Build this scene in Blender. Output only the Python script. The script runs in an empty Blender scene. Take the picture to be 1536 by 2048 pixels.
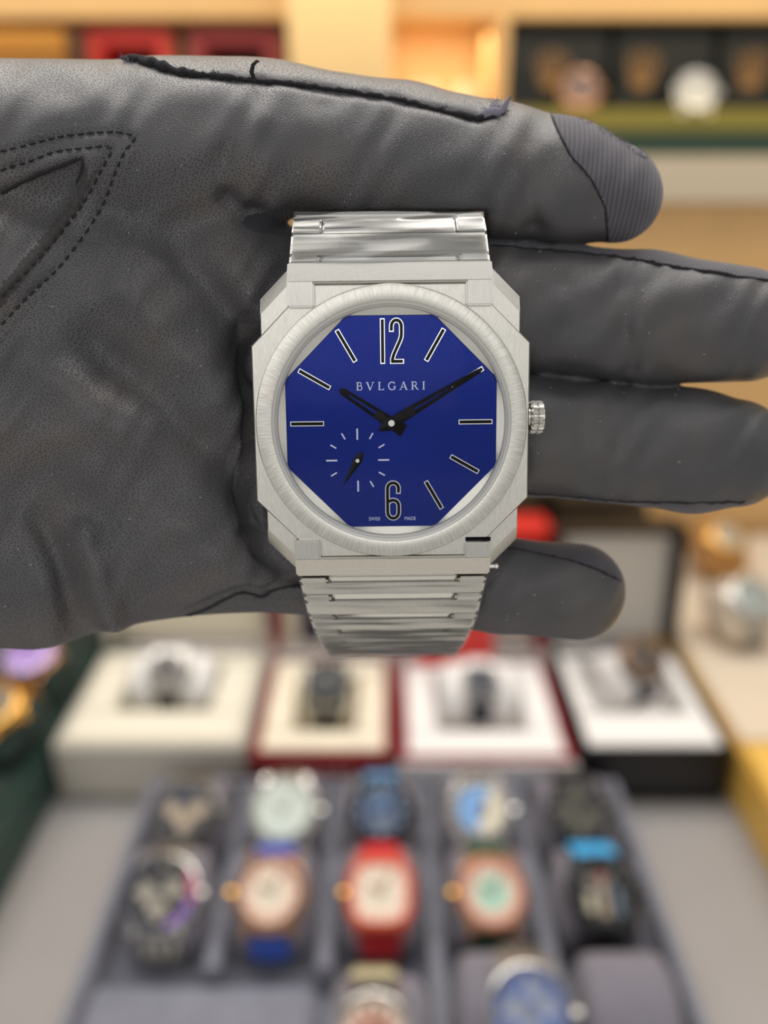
import bpy, bmesh, math, random
import numpy as np
from mathutils import Vector, Matrix
from mathutils.bvhtree import BVHTree
random.seed(7)
SC = bpy.context.scene
COL = SC.collection
R = math.radians

# ------------------------------------------------------------------ camera
F = 1600.0                       # focal length in pixels of the 1536 x 2048 frame
PITCH = R(23.5)
CP, SP = math.cos(PITCH), math.sin(PITCH)
CAM = Vector((0, 0, 0.42))
DW = 0.116                       # distance to the held watch
U = DW / F                       # metres per pixel at the watch
cam = bpy.data.cameras.new('camera')
cam.sensor_fit = 'HORIZONTAL'; cam.sensor_width = 36.0; cam.lens = 36.0 * F / 1536
cam.clip_start = 0.005; cam.clip_end = 20
cam.dof.use_dof = True; cam.dof.focus_distance = DW + 0.0015; cam.dof.aperture_fstop = 8.8
camo = bpy.data.objects.new('camera', cam); COL.objects.link(camo)
camo.location = CAM; camo.rotation_euler = (math.pi / 2 - PITCH, 0, 0)
SC.camera = camo
HAND = Matrix.Translation(CAM) @ Matrix.Rotation(math.pi / 2 - PITCH, 4, 'X') @ Matrix.Translation((0, 0, -DW))

# ------------------------------------------------------------------ light
w = bpy.data.worlds.new('shop_light'); SC.world = w; w.use_nodes = True
bg = w.node_tree.nodes['Background']
bg.inputs[0].default_value = (1.0, 0.975, 0.945, 1); bg.inputs[1].default_value = 0.50
def area(name, loc, aim, sx, sy, power, col):
    l = bpy.data.lights.new(name, 'AREA'); l.shape = 'RECTANGLE'; l.size = sx; l.size_y = sy
    l.energy = power; l.color = col
    o = bpy.data.objects.new(name, l); COL.objects.link(o); o.location = loc
    o.rotation_euler = (Vector(aim) - Vector(loc)).to_track_quat('-Z', 'Y').to_euler()
    return o
area('ceiling_panel', (0, 0.95, 1.9), (0, 0.60, 0), 2.4, 1.2, 38, (1, 0.97, 0.93))
area('added_front_fill', (-0.5, -2.4, 1.75), (0, 0.15, 0.35), 2.8, 1.3, 12.5, (1, 0.985, 0.96))  # added unseen fill behind the camera, makes the top of the dial brighter
for i, (x, y) in enumerate([(-0.5, 0.55), (0.0, 0.85), (0.55, 0.55), (-0.3, 1.1), (0.3, 1.1)]):
    l = bpy.data.lights.new('downlight', 'POINT'); l.energy = 3.4; l.shadow_soft_size = 0.025; l.color = (1, 0.93, 0.84)
    o = bpy.data.objects.new('downlight', l); COL.objects.link(o); o.location = (x, y, 1.75)
area('cabinet_strip', (0, 0.70, 0.61), (0, 0.86, 0.47), 1.3, 0.04, 0.85, (1, 0.80, 0.52))
area('niche_lamp', (0.062, 0.90, 0.535), (0.062, 0.93, 0.42), 0.10, 0.03, 0.16, (1, 0.90, 0.70))
SC.view_settings.view_transform = 'Standard'; SC.view_settings.look = 'None'
SC.view_settings.gamma = 1; SC.view_settings.use_curve_mapping = False
SC.view_settings.exposure = 0.0
SC.cycles.use_denoising = True
SC.cycles.max_bounces = 8

# ------------------------------------------------------------------ helpers
def srgb(c):
    return tuple((v / 255 / 12.92) if v / 255 <= 0.04045 else ((v / 255 + 0.055) / 1.055) ** 2.4 for v in c) + (1,)
class NT:
    def __init__(s, name):
        s.m = bpy.data.materials.new(name); s.m.use_nodes = True
        s.t = s.m.node_tree; s.p = s.t.nodes['Principled BSDF']; s.out = s.t.nodes['Material Output']
    def n(s, typ, **kw):
        nd = s.t.nodes.new(typ)
        for k, v in kw.items():
            if k.startswith('i_'):
                key = k[2:]
                key = int(key) if key.isdigit() else key.replace('_', ' ')
                nd.inputs[key].default_value = v
            else: setattr(nd, k, v)
        return nd
    def l(s, a, b): s.t.links.new(a, b)
    def math(s, op, a, b=None, clamp=False):
        nd = s.n('ShaderNodeMath', operation=op, use_clamp=clamp)
        for i, v in enumerate((a, b)):
            if v is None: continue
            if isinstance(v, (int, float)): nd.inputs[i].default_value = v
            else: s.l(v, nd.inputs[i])
        return nd.outputs[0]
    def ramp(s, fac, stops):
        nd = s.n('ShaderNodeValToRGB'); e = nd.color_ramp.elements
        while len(e) < len(stops): e.new(0.5)
        for el, (p, c) in zip(e, stops): el.position = p; el.color = c if len(c) == 4 else tuple(c) + (1,)
        s.l(fac, nd.inputs[0]); return nd.outputs[0]
    def bump(s, h, strength, dist, normal=None):
        nd = s.n('ShaderNodeBump', i_Strength=strength, i_Distance=dist); s.l(h, nd.inputs['Height'])
        if normal: s.l(normal, nd.inputs['Normal'])
        return nd.outputs[0]
    def pset(s, **kw):
        for k, v in kw.items(): s.p.inputs[k.replace('_', ' ')].default_value = v
MATS = {}
def mat(name, rgb, rough=0.5, metal=0.0, noise=None, bump=None, spec=0.5, sheen=0.0):
    """plain procedural surface: sRGB colour, optional mottling (scale, amount) and bump (scale, strength, distance)"""
    if name in MATS: return MATS[name]
    k = NT(name); k.pset(Base_Color=srgb(rgb), Roughness=rough, Metallic=metal); k.p.inputs['Specular IOR Level'].default_value = spec
    if sheen: k.p.inputs['Sheen Weight'].default_value = sheen
    tc = k.n('ShaderNodeTexCoord')
    if noise:
        nz = k.n('ShaderNodeTexNoise', i_Scale=noise[0], i_Detail=4.0); k.l(tc.outputs['Object'], nz.inputs['Vector'])
        c = srgb(rgb); a = noise[1]
        k.l(k.ramp(nz.outputs[0], [(0.3, tuple(x * (1 - a) for x in c[:3])), (0.7, tuple(min(1, x * (1 + a)) for x in c[:3]))]), k.p.inputs['Base Color'])
    if bump:
        nz = k.n('ShaderNodeTexNoise', i_Scale=bump[0], i_Detail=3.0); k.l(tc.outputs['Object'], nz.inputs['Vector'])
        k.l(k.bump(nz.outputs[0], bump[1], bump[2]), k.p.inputs['Normal'])
    MATS[name] = k.m; return k.m

class MB:
    """collects shapes; build() links them as ONE mesh object"""
    def __init__(s): s.v = []; s.f = []; s.mi = []
    def add(s, vs, fs, mi=0):
        b = len(s.v); s.v += [tuple(v) for v in vs]
        for f in fs: s.f.append(tuple(b + i for i in f)); s.mi.append(mi)
    def hexa(s, c, mi=0):       # 8 corners: bottom ring then top ring
        s.add(c, [(3, 2, 1, 0), (4, 5, 6, 7), (0, 1, 5, 4), (1, 2, 6, 5), (2, 3, 7, 6), (3, 0, 4, 7)], mi)
    def box(s, x0, x1, y0, y1, z0, z1, mi=0):
        s.hexa([(x0, y0, z0), (x1, y0, z0), (x1, y1, z0), (x0, y1, z0), (x0, y0, z1), (x1, y0, z1), (x1, y1, z1), (x0, y1, z1)], mi)
    def loft(s, rings, cap0=True, cap1=True, closed=True, mi=0):
        n = len(rings[0]); vs = [p for r in rings for p in r]; fs = []
        for k in range(len(rings) - 1):
            for i in range(n if closed else n - 1):
                j = (i + 1) % n; fs.append((k * n + i, k * n + j, (k + 1) * n + j, (k + 1) * n + i))
        if cap0: fs.append(tuple(reversed(range(n))))
        if cap1: fs.append(tuple((len(rings) - 1) * n + i for i in range(n)))
        s.add(vs, fs, mi)
    def lathe(s, prof, n=64, cx=0, cy=0, axis='z', cap0=False, cap1=False, mi=0, mod=None):
        rings = []
        for r, z in prof:
            ring = []
            for i in range(n):
                a = 2 * math.pi * i / n; rr = r * (mod(i, n, z) if mod else 1)
                x, y = rr * math.cos(a), rr * math.sin(a)
                ring.append((cx + x, cy + y, z) if axis == 'z' else (z, cx + x, cy + y))
            rings.append(ring)
        s.loft(rings, cap0, cap1, mi=mi)
    def prism(s, poly, z0, z1, mi=0):
        s.loft([[(x, y, z0) for x, y in poly], [(x, y, z1) for x, y in poly]], mi=mi)
    def tube(s, pts, rad, n=8, mi=0, flat=1.0):
        rings = []; pts = [Vector(p) for p in pts]
        for i, p in enumerate(pts):
            d = (pts[min(i + 1, len(pts) - 1)] - pts[max(i - 1, 0)]).normalized()
            up = Vector((0, 0, 1)) if abs(d.z) < 0.9 else Vector((0, 1, 0))
            a = d.cross(up).normalized(); b = a.cross(d)
            r = rad[i] if isinstance(rad, (list, tuple)) else rad
            rings.append([p + a * r * math.cos(t) + b * r * flat * math.sin(t) for t in (2 * math.pi * k / n for k in range(n))])
        s.loft(rings, mi=mi)
    def ribbon(s, pts, wid, z0, z1, mi=0, closed=False):
        """flat stroke of width wid along a 2-D polyline, from z0 to z1"""
        P = [Vector(p) for p in pts]; L = []; Rr = []; n = len(P)
        for i in range(n):
            if closed: a, b = P[(i - 1) % n], P[(i + 1) % n]
            else: a, b = P[max(i - 1, 0)], P[min(i + 1, n - 1)]
            d = (b - a).normalized(); nn = Vector((-d.y, d.x))
            m = 1.0
            if closed or 0 < i < n - 1:
                d1 = (P[i] - P[i - 1]).normalized(); c = max(0.5, abs(d1.x * d.x + d1.y * d.y)); m = 1 / c
            wd = (wid[i] if isinstance(wid, (list, tuple)) else wid) / 2
            L.append(P[i] + nn * wd * m); Rr.append(P[i] - nn * wd * m)
        rings = [[(L[i].x, L[i].y, z0), (Rr[i].x, Rr[i].y, z0), (Rr[i].x, Rr[i].y, z1), (L[i].x, L[i].y, z1)] for i in range(n)]
        if closed: rings.append(rings[0])
        s.loft(rings, cap0=not closed, cap1=not closed, mi=mi)
    def build(s, name, mats, parent=None, scale=1.0, mx=None, angle=35, bevel=0, offset=(0, 0, 0)):
        me = bpy.data.meshes.new(name)
        V = [Vector(v) + Vector(offset) for v in s.v]
        if mx is not None: V = [mx @ v for v in V]
        me.from_pydata([tuple(v * scale) for v in V], [], s.f)
        if not isinstance(mats, (list, tuple)): mats = [mats]
        for m in mats: me.materials.append(m)
        me.polygons.foreach_set('material_index', s.mi)
        bm = bmesh.new(); bm.from_mesh(me); bmesh.ops.recalc_face_normals(bm, faces=bm.faces)
        if bevel:
            es = [e for e in bm.edges if len(e.link_faces) == 2 and e.calc_face_angle(0) > R(30)]
            bmesh.ops.bevel(bm, geom=es, offset=bevel, segments=2, affect='EDGES', clamp_overlap=True)
        bm.to_mesh(me); bm.free()
        me.polygons.foreach_set('use_smooth', [True] * len(me.polygons)); me.set_sharp_from_angle(angle=R(angle))
        o = bpy.data.objects.new(name, me); COL.objects.link(o)
        if parent: o.parent = parent
        return o
def tag(o, label=None, cat=None, group=None, kind=None):
    for k, v in (('label', label), ('category', cat), ('group', group), ('kind', kind)):
        if v: o[k] = v
    return o
def empty(name, mx, label=None, cat=None, group=None, parent=None):
    o = bpy.data.objects.new(name, None); COL.objects.link(o); o.empty_display_size = 0.01
    if parent: o.parent = parent
    o.matrix_local = mx if isinstance(mx, Matrix) else Matrix.Translation(mx)
    return tag(o, label, cat, group)
def at(x, y, Y):
    """point of the photograph's pixel (x, y) on the upright plane at distance Y"""
    u, v = (x - 768) / F, (y - 1024) / F
    Z = Y / (CP - SP * v)
    return Vector((u * Z, Y, CAM.z - (SP + CP * v) * Z))
def octo(hx, hy, c):
    return [(hx, -(c - hx)), (hx, c - hx), (c - hy, hy), (-(c - hy), hy), (-hx, c - hx), (-hx, -(c - hx)), (-(c - hy), -hy), (c - hy, -hy)]
def arc(cx, cy, r, a0, a1, n=14, ry=None):
    ry = ry or r
    return [(cx + r * math.cos(R(a0 + (a1 - a0) * i / n)), cy + ry * math.sin(R(a0 + (a1 - a0) * i / n))) for i in range(n + 1)]
def smooth_path(pts, n=6):
    P = [np.array(p, float) for p in pts]; out = []
    for i in range(len(P) - 1):
        p0, p1, p2, p3 = P[max(i - 1, 0)], P[i], P[i + 1], P[min(i + 2, len(P) - 1)]
        for k in range(n):
            t = k / n
            out.append(0.5 * (2 * p1 + (p2 - p0) * t + (2 * p0 - 5 * p1 + 4 * p2 - p3) * t * t + (3 * p1 - p0 - 3 * p2 + p3) * t ** 3))
    out.append(P[-1]); return [tuple(p) for p in out]

# ------------------------------------------------------------------ materials of the foreground
def brushed(name, rgb, mode, rough=0.34, strength=0.10):
    k = NT(name); k.pset(Base_Color=srgb(rgb), Metallic=1.0, Roughness=rough)
    tc = k.n('ShaderNodeTexCoord'); nz = k.n('ShaderNodeTexNoise', i_Detail=3.0)
    if mode == 'radial':
        sp = k.n('ShaderNodeSeparateXYZ'); k.l(tc.outputs['Object'], sp.inputs[0])
        an = k.math('ARCTAN2', sp.outputs[1], sp.outputs[0]); cb = k.n('ShaderNodeCombineXYZ')
        k.l(k.math('MULTIPLY', an, 90), cb.inputs[0])
        rr = k.math('SQRT', k.math('ADD', k.math('MULTIPLY', sp.outputs[0], sp.outputs[0]), k.math('MULTIPLY', sp.outputs[1], sp.outputs[1])))
        k.l(k.math('MULTIPLY', rr, 500), cb.inputs[1]); k.l(cb.outputs[0], nz.inputs['Vector']); nz.inputs['Scale'].default_value = 1.0
    else:
        mp = k.n('ShaderNodeMapping'); k.l(tc.outputs['Object'], mp.inputs[0])
        mp.inputs['Scale'].default_value = {'y': (1, 0.04, 1), 'x': (0.04, 1, 1), 'd': (1, 0.1, 0.1)}[mode]
        k.l(mp.outputs[0], nz.inputs['Vector']); nz.inputs['Scale'].default_value = 9000
    k.l(k.bump(nz.outputs[0], strength, 0.00004), k.p.inputs['Normal'])
    k.l(k.ramp(nz.outputs[0], [(0.25, tuple(c * (0.70 if mode == 'radial' else 0.80) for c in srgb(rgb)[:3])), (0.75, srgb(rgb)[:3])]), k.p.inputs['Base Color'])
    return k.m
STEEL = (226, 224, 216)
M_RADIAL = brushed('brushed_steel_radial', STEEL, 'radial', 0.30, 0.30)
M_BRUSHX = brushed('brushed_steel_fine', STEEL, 'd', 0.36, 0.10)
M_BRUSHY = brushed('brushed_steel_vertical', (214, 212, 207), 'y', 0.32, 0.14)
M_POLISH = mat('polished_steel', (228, 228, 224), 0.10, 1.0)
M_FLANGE = mat('satin_steel', (216, 215, 208), 0.42, 1.0, bump=(9000, 0.08, 0.00003))
M_WALL = mat('satin_inner_wall', (214, 214, 210), 0.45, 0.2)
M_BLACK = mat('black_lacquer', (5, 5, 7), 0.2, 0.0, spec=0.12)
M_PRINT = mat('silver_print', (205, 212, 232), 0.35, 0.2)
def dial_material():
    k = NT('blue_sunray'); k.pset(Metallic=0.86, Roughness=0.27, Anisotropic=0.5, Anisotropic_Rotation=0.25)
    tg = k.n('ShaderNodeTangent', direction_type='RADIAL', axis='Z'); k.l(tg.outputs[0], k.p.inputs['Tangent'])
    tc = k.n('ShaderNodeTexCoord'); sp = k.n('ShaderNodeSeparateXYZ'); k.l(tc.outputs['Object'], sp.inputs[0])
    an = k.math('ARCTAN2', sp.outputs[1], sp.outputs[0]); cb = k.n('ShaderNodeCombineXYZ')
    k.l(k.math('MULTIPLY', an, 26), cb.inputs[0])
    nz = k.n('ShaderNodeTexNoise', i_Scale=1.0, i_Detail=4.0); k.l(cb.outputs[0], nz.inputs['Vector'])
    k.l(k.ramp(nz.outputs[0], [(0.3, (0.0018, 0.013, 0.165)), (0.7, (0.0026, 0.018, 0.215))]), k.p.inputs['Base Color'])
    k.p.inputs['Coat Weight'].default_value = 0.1; k.p.inputs['Coat Roughness'].default_value = 0.05
    return k.m
M_DIAL = dial_material()
def thin_clear(name, milky, rough, refl):
    """thin clear sheet: lets light through, mirrors a little of it, optional milkiness"""
    k = NT(name); tr = k.n('ShaderNodeBsdfTransparent'); gl = k.n('ShaderNodeBsdfGlossy', i_Roughness=rough)
    fr = k.n('ShaderNodeLayerWeight', i_Blend=0.25); m1 = k.n('ShaderNodeMixShader'); m2 = k.n('ShaderNodeMixShader')
    df = k.n('ShaderNodeBsdfTranslucent') if False else k.n('ShaderNodeBsdfDiffuse')
    df.inputs[0].default_value = (0.85, 0.88, 0.88, 1)
    m1.inputs[0].default_value = milky; k.l(tr.outputs[0], m1.inputs[1]); k.l(df.outputs[0], m1.inputs[2])
    k.l(k.math('MULTIPLY', fr.outputs['Fresnel'], refl), m2.inputs[0]); k.l(m1.outputs[0], m2.inputs[1]); k.l(gl.outputs[0], m2.inputs[2])
    k.l(m2.outputs[0], k.out.inputs[0]); k.t.nodes.remove(k.p); return k.m
M_CRYSTAL = thin_clear('sapphire_crystal', 0.0, 0.02, 0.18)
M_FILM = thin_clear('clear_film', 0.06, 0.10, 1.4)

def leather_material(name, worn):
    k = NT(name); tc = k.n('ShaderNodeTexCoord'); co = tc.outputs['Object']
    k.p.inputs['Specular IOR Level'].default_value = 0.5
    warp = k.n('ShaderNodeTexNoise', i_Scale=260.0, i_Detail=2.0); k.l(co, warp.inputs['Vector'])
    vm = k.n('ShaderNodeVectorMath', operation='MULTIPLY_ADD'); k.l(warp.outputs['Color'], vm.inputs[0])
    vm.inputs[1].default_value = (0.00035,) * 3; k.l(co, vm.inputs[2])
    mp = k.n('ShaderNodeMapping'); k.l(vm.outputs[0], mp.inputs[0]); mp.inputs['Scale'].default_value = (0.72, 1.1, 0.8); mp.inputs['Rotation'].default_value = (0, 0, 0.35)
    vo = k.n('ShaderNodeTexVoronoi', voronoi_dimensions='2D', i_Scale=2500.0, i_Randomness=0.75); k.l(mp.outputs[0], vo.inputs['Vector'])
    pore = k.ramp(vo.outputs['Distance'], [(0.03, (0, 0, 0)), (0.24, (1, 1, 1))])
    fine = k.n('ShaderNodeTexNoise', i_Scale=5200.0, i_Detail=3.0); k.l(co, fine.inputs['Vector'])
    big = k.n('ShaderNodeTexNoise', i_Scale=75.0, i_Detail=4.0); k.l(co, big.inputs['Vector'])
    # the grain is open on the palm and worn smooth on the fingers
    sx = k.n('ShaderNodeSeparateXYZ'); k.l(co, sx.inputs[0])
    mr = k.n('ShaderNodeMapRange', clamp=True); k.l(sx.outputs[0], mr.inputs[0])
    for i, v in ((1, -0.012), (2, 0.026), (3, 1.0), (4, 0.22)): mr.inputs[i].default_value = v
    hp = k.math('MULTIPLY', pore, mr.outputs[0])
    h = k.math('ADD', hp, k.math('MULTIPLY', fine.outputs[0], 0.55))
    k.l(k.bump(h, 1.0, 0.00012, k.bump(big.outputs[0], 0.25, 0.0012)), k.p.inputs['Normal'])
    base = k.ramp(big.outputs[0], [(0.32, srgb((74, 74, 78))), (0.50, srgb((81, 80, 83))), (0.68, srgb(worn))])
    mx = k.n('ShaderNodeMix', data_type='RGBA', blend_type='MULTIPLY'); mx.inputs[0].default_value = 1.0
    k.l(base, mx.inputs[6])
    inv = k.math('SUBTRACT', 1.0, k.math('MULTIPLY', k.math('SUBTRACT', 1.0, pore), k.math('MULTIPLY', mr.outputs[0], 0.24)))
    cc = k.n('ShaderNodeCombineXYZ')
    inv = k.math('MULTIPLY', inv, k.math('ADD', 0.78, k.math('MULTIPLY', mr.outputs[0], 0.22)))
    for i in range(3): k.l(inv, cc.inputs[i])
    k.l(cc.outputs[0], mx.inputs[7]); k.l(mx.outputs[2], k.p.inputs['Base Color'])
    k.l(k.ramp(fine.outputs[0], [(0.3, (0.28,) * 3), (0.7, (0.46,) * 3)]), k.p.inputs['Roughness'])
    return k.m
M_LEATHER = leather_material('black_leather', (89, 86, 85))
def knit_material(name, rgb, direction, pitch):
    k = NT(name); tc = k.n('ShaderNodeTexCoord'); k.pset(Roughness=0.85)
    k.p.inputs['Sheen Weight'].default_value = 0.25
    mp = k.n('ShaderNodeMapping'); k.l(tc.outputs['Object'], mp.inputs[0]); mp.inputs['Rotation'].default_value = (0, 0, R(direction))
    wv = k.n('ShaderNodeTexWave', i_Scale=1 / (pitch * U) / 6.283 * 2.0, i_Distortion=1.2, i_Detail=1.0); wv.inputs['Detail Scale'].default_value = 0.6
    k.l(mp.outputs[0], wv.inputs['Vector'])
    nz = k.n('ShaderNodeTexNoise', i_Scale=6000.0, i_Detail=2.0); k.l(tc.outputs['Object'], nz.inputs['Vector'])
    h = k.math('ADD', wv.outputs[1], k.math('MULTIPLY', nz.outputs[0], 0.8))
    k.l(k.bump(h, 0.7, 0.00012), k.p.inputs['Normal'])
    c = srgb(rgb)
    k.l(k.ramp(h, [(0.25, tuple(v * 0.5 for v in c[:3])), (1.0, tuple(v * 1.15 for v in c[:3]))]), k.p.inputs['Base Color'])
    return k.m
M_KNIT = knit_material('ribbed_knit', (80, 77, 86), 8, 11)
M_KNIT2 = knit_material('side_knit', (76, 74, 82), 40, 7)
M_WEB = knit_material('dark_web_knit', (44, 42, 50), 30, 6)
M_THREAD = mat('black_thread', (34, 33, 36), 0.8, bump=(7000, 0.6, 0.0001))
M_FRAY = mat('frayed_edge', (44, 43, 47), 0.95, noise=(3000, 0.6), bump=(5000, 1.0, 0.0005))
M_FRAYL = mat('pale_lint', (128, 124, 140), 0.9)

# ------------------------------------------------------------------ setting
M_COUNTER = mat('grey_counter', (150, 146, 144), 0.55, noise=(14, 0.05), bump=(900, 0.08, 0.0004))
ctr = empty('counter', (0, 0.5, -0.9), 'grey topped shop counter carrying the watch tray and open boxes', 'counter')
m = MB(); m.box(-0.9, 0.9, -0.48, 0.48, 0.86, 0.9); m.build('worktop', M_COUNTER, ctr, bevel=0.003)
m = MB(); m.box(-0.88, 0.88, -0.44, 0.45, 0.001, 0.859); m.build('cabinet_body', mat('counter_front', (228, 222, 210), 0.5), ctr, bevel=0.003)
m = MB(); m.box(-2.5, 2.5, -2.5, 2.0, -0.95, -0.90); tag(m.build('floor', mat('floor_tile', (238, 234, 226), 0.3, noise=(3, 0.04))), kind='structure')
m = MB(); m.box(-2.5, 2.5, 1.5, 1.6, -0.90, 2.4); tag(m.build('wall_back', mat('wall_paint', (214, 196, 164), 0.6, noise=(5, 0.03))), kind='structure')

# ------------------------------------------------------------------ the held watch (lengths in pixels at the watch, scaled by U)
WX, WY = 783, 847
TILT = R(9)
WM = HAND @ Matrix.Translation(((WX - 768) * U, (1024 - WY) * U, 0)) @ Matrix.Rotation(R(0.7), 4, 'Z') @ Matrix.Rotation(TILT, 4, 'X')
watch = empty('wristwatch', WM, 'steel octagonal wristwatch with a deep blue dial, draped over the gloved fingers', 'watch')
def wpart(mb, name, mats, parent=watch, **kw): return mb.build(name, mats, parent, scale=U, **kw)
def ring3(poly, z): return [(x, y, z) for x, y in poly]

# case: two stepped octagonal tiers
m = MB()
m.loft([ring3(octo(150, 150, 230), -84), ring3(octo(252, 304, 498), -90), ring3(octo(264, 312, 517), -84), ring3(octo(264, 311, 515), -68), ring3(octo(262, 300, 484), -47), ring3(octo(260, 298, 480), -45)])
def octring(h, c, z, n=160):       # octagon |x|,|y| <= h, |x|+|y| <= c sampled by angle
    out = []
    for i in range(n):
        a = 2 * math.pi * i / n; ca, sa = abs(math.cos(a)), abs(math.sin(a))
        r = min(h / max(ca, sa), c / (ca + sa)); out.append((r * math.cos(a), r * math.sin(a), z))
    return out
circ = lambda r, z, n=160: [(r * math.cos(2 * math.pi * i / n), r * math.sin(2 * math.pi * i / n), z) for i in range(n)]
m.loft([octring(279, 435, -46), octring(279, 435, -25), octring(276.5, 431.5, -21.5), circ(245, -21.5), circ(244, -44)], True, False)
case = wpart(m, 'case', M_BRUSHX, angle=20)
m = MB()
m.lathe([(266, -22), (270, -14), (272, -4), (270.5, -0.6), (268, 0), (243, 0), (240.5, -0.6), (239.5, -2.5), (235, -6), (233.5, -9), (230.5, -12), (229.5, -24), (229, -29)], 160)
bez = wpart(m, 'bezel', [M_RADIAL, M_WALL], angle=25)
for p in bez.data.polygons:
    c = p.center / U
    if math.hypot(c.x, c.y) < 240: p.material_index = 1
# flange: silver plate with octagonal opening over the recessed dial
OCT = 214
def octpt(a, ap):
    k = ap * 0.41
    best = 1e9
    for i in range(8):
        d = math.cos(a - i * math.pi / 4)
        if d > 0.05: best = min(best, ap / d)
    return best
m = MB(); N = 160; rings = []
for rr, z in (((231), -25), ('o', -29), ('o2', -35)):
    ring = []
    for i in range(N):
        a = 2 * math.pi * i / N
        r = rr if not isinstance(rr, str) else octpt(a, OCT if rr == 'o' else OCT - 0.5)
        r = min(r, 230.6) if isinstance(rr, str) else r
        ring.append((r * math.cos(a), r * math.sin(a), z))
    rings.append(ring)
m.loft(rings, False, False)
wpart(m, 'flange', M_FLANGE, angle=20)
# dial
ZD = -34
m = MB(); m.prism([(octpt(2 * math.pi * i / 160, OCT + 1.5) * math.cos(2 * math.pi * i / 160), octpt(2 * math.pi * i / 160, OCT + 1.5) * math.sin(2 * math.pi * i / 160)) for i in range(160)], ZD - 6, ZD)
dial = wpart(m, 'dial', M_DIAL)
M_EDGE = mat('bright_steel_edge', (232, 232, 230), 0.18, 1.0)
for deg in (0, 30, 60, 120, 150, 180, 300, 330):
    a = R(deg); r0, r1 = (137, 206) if deg % 180 == 0 else (142, 215)
    if deg in (300, 330): r0, r1 = 139, 206
    d = Vector((math.cos(a), math.sin(a)))
    m = MB(); m.ribbon([d * r0, d * r1], 10, ZD, ZD + 4.5, 0); m.ribbon([d * (r0 + 2), d * (r1 - 2)], 6.2, ZD + 4, ZD + 5.6, 1)
    wpart(m, 'hour_marker', [M_EDGE, M_BLACK], dial)
def numeral(paths, cx, cy):
    m = MB()
    for p in paths:
        p = [(x + cx, y + cy) for x, y in p]
        m.ribbon(p, 9.8, ZD, ZD + 4.5, 0)
        a = Vector(p[0]) - Vector(p[1]); b = Vector(p[-1]) - Vector(p[-2])
        q = list(p); q[0] = tuple(Vector(q[0]) - a.normalized() * 2.5); q[-1] = tuple(Vector(q[-1]) - b.normalized() * 2.5)
        m.ribbon(q, 6.0, ZD + 4, ZD + 5.6, 1)
    return m
two = arc(12, 74, 10, 180, 0, 12, 12) 
two = [(2, 63)] + two + [(22, 60), (21.6, 54), (19.5, 47), (6.5, 19), (4, 11), (3.4, 3)]
wpart(numeral([[(-16, 0), (-16, 90)], two, [(-1.4, 4.9), (27, 4.9)]], 0, 118), 'numeral', [M_EDGE, M_BLACK], dial)
six = [(11, 55)] + [(11, 62)] + arc(0, 66, 11.5, 0, 180, 10, 12) + [(-11.5, 22)] + arc(0, 17, 11.5, 180, 360, 12, 13) + [(11.5, 27)] + arc(0, 30, 11.5, 0, 150, 9, 12)
wpart(numeral([six], 2, -201), 'numeral', [M_EDGE, M_BLACK], dial)
# small seconds: printed marks, a fine ring, its hand
SX, SY = -70, -76
for i in range(12):
    a = R(30 * i); d = Vector((math.cos(a), math.sin(a)))
    if i in (8,): continue
    r0, r1 = (42, 65) if i % 3 == 0 else (50, 64)
    m = MB(); m.ribbon([Vector((SX, SY)) + d * r0, Vector((SX, SY)) + d * r1], 3.4 if i % 3 == 0 else 3.0, ZD - 0.5, ZD + 0.4)
    wpart(m, 'seconds_mark', M_PRINT, dial)
m = MB()
a = Vector((-32, -54)).normalized(); nn = Vector((-a.y, a.x)); c = Vector((SX, SY))
def flat_hand(pts, z0, z1, ridge):
    """faceted hand: outline raised to a centre ridge"""
    mm = MB(); n = len(pts)
    mm.loft([[(p.x, p.y, z0) for p in pts], [(p.x, p.y, z1) for p in pts]], True, False)
    k = len(mm.v); mm.v += [(q.x, q.y, z1 + 1.6) for q in ridge]; b = n
    return mm, k, b
pts = [c - a * 20 + nn * 3.5 + a * 2, c + nn * 9 - a * 3, c + a * 62, c - nn * 9 - a * 3, c - a * 20 - nn * 3.5 + a * 2]
m.loft([[(p.x, p.y, ZD + 7) for p in pts], [(p.x, p.y, ZD + 8.5) for p in pts]], True, False)
k = len(m.v); m.v.append((c.x, c.y, ZD + 11))
for i in range(5): m.f.append((5 + i, 5 + (i + 1) % 5, k)); m.mi.append(0)
m.tube([(c.x, c.y, ZD - 1), (c.x, c.y, ZD + 12.5)], 4.0, 14, 1)
wpart(m, 'seconds_hand', [M_BLACK, M_EDGE], angle=10)
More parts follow.
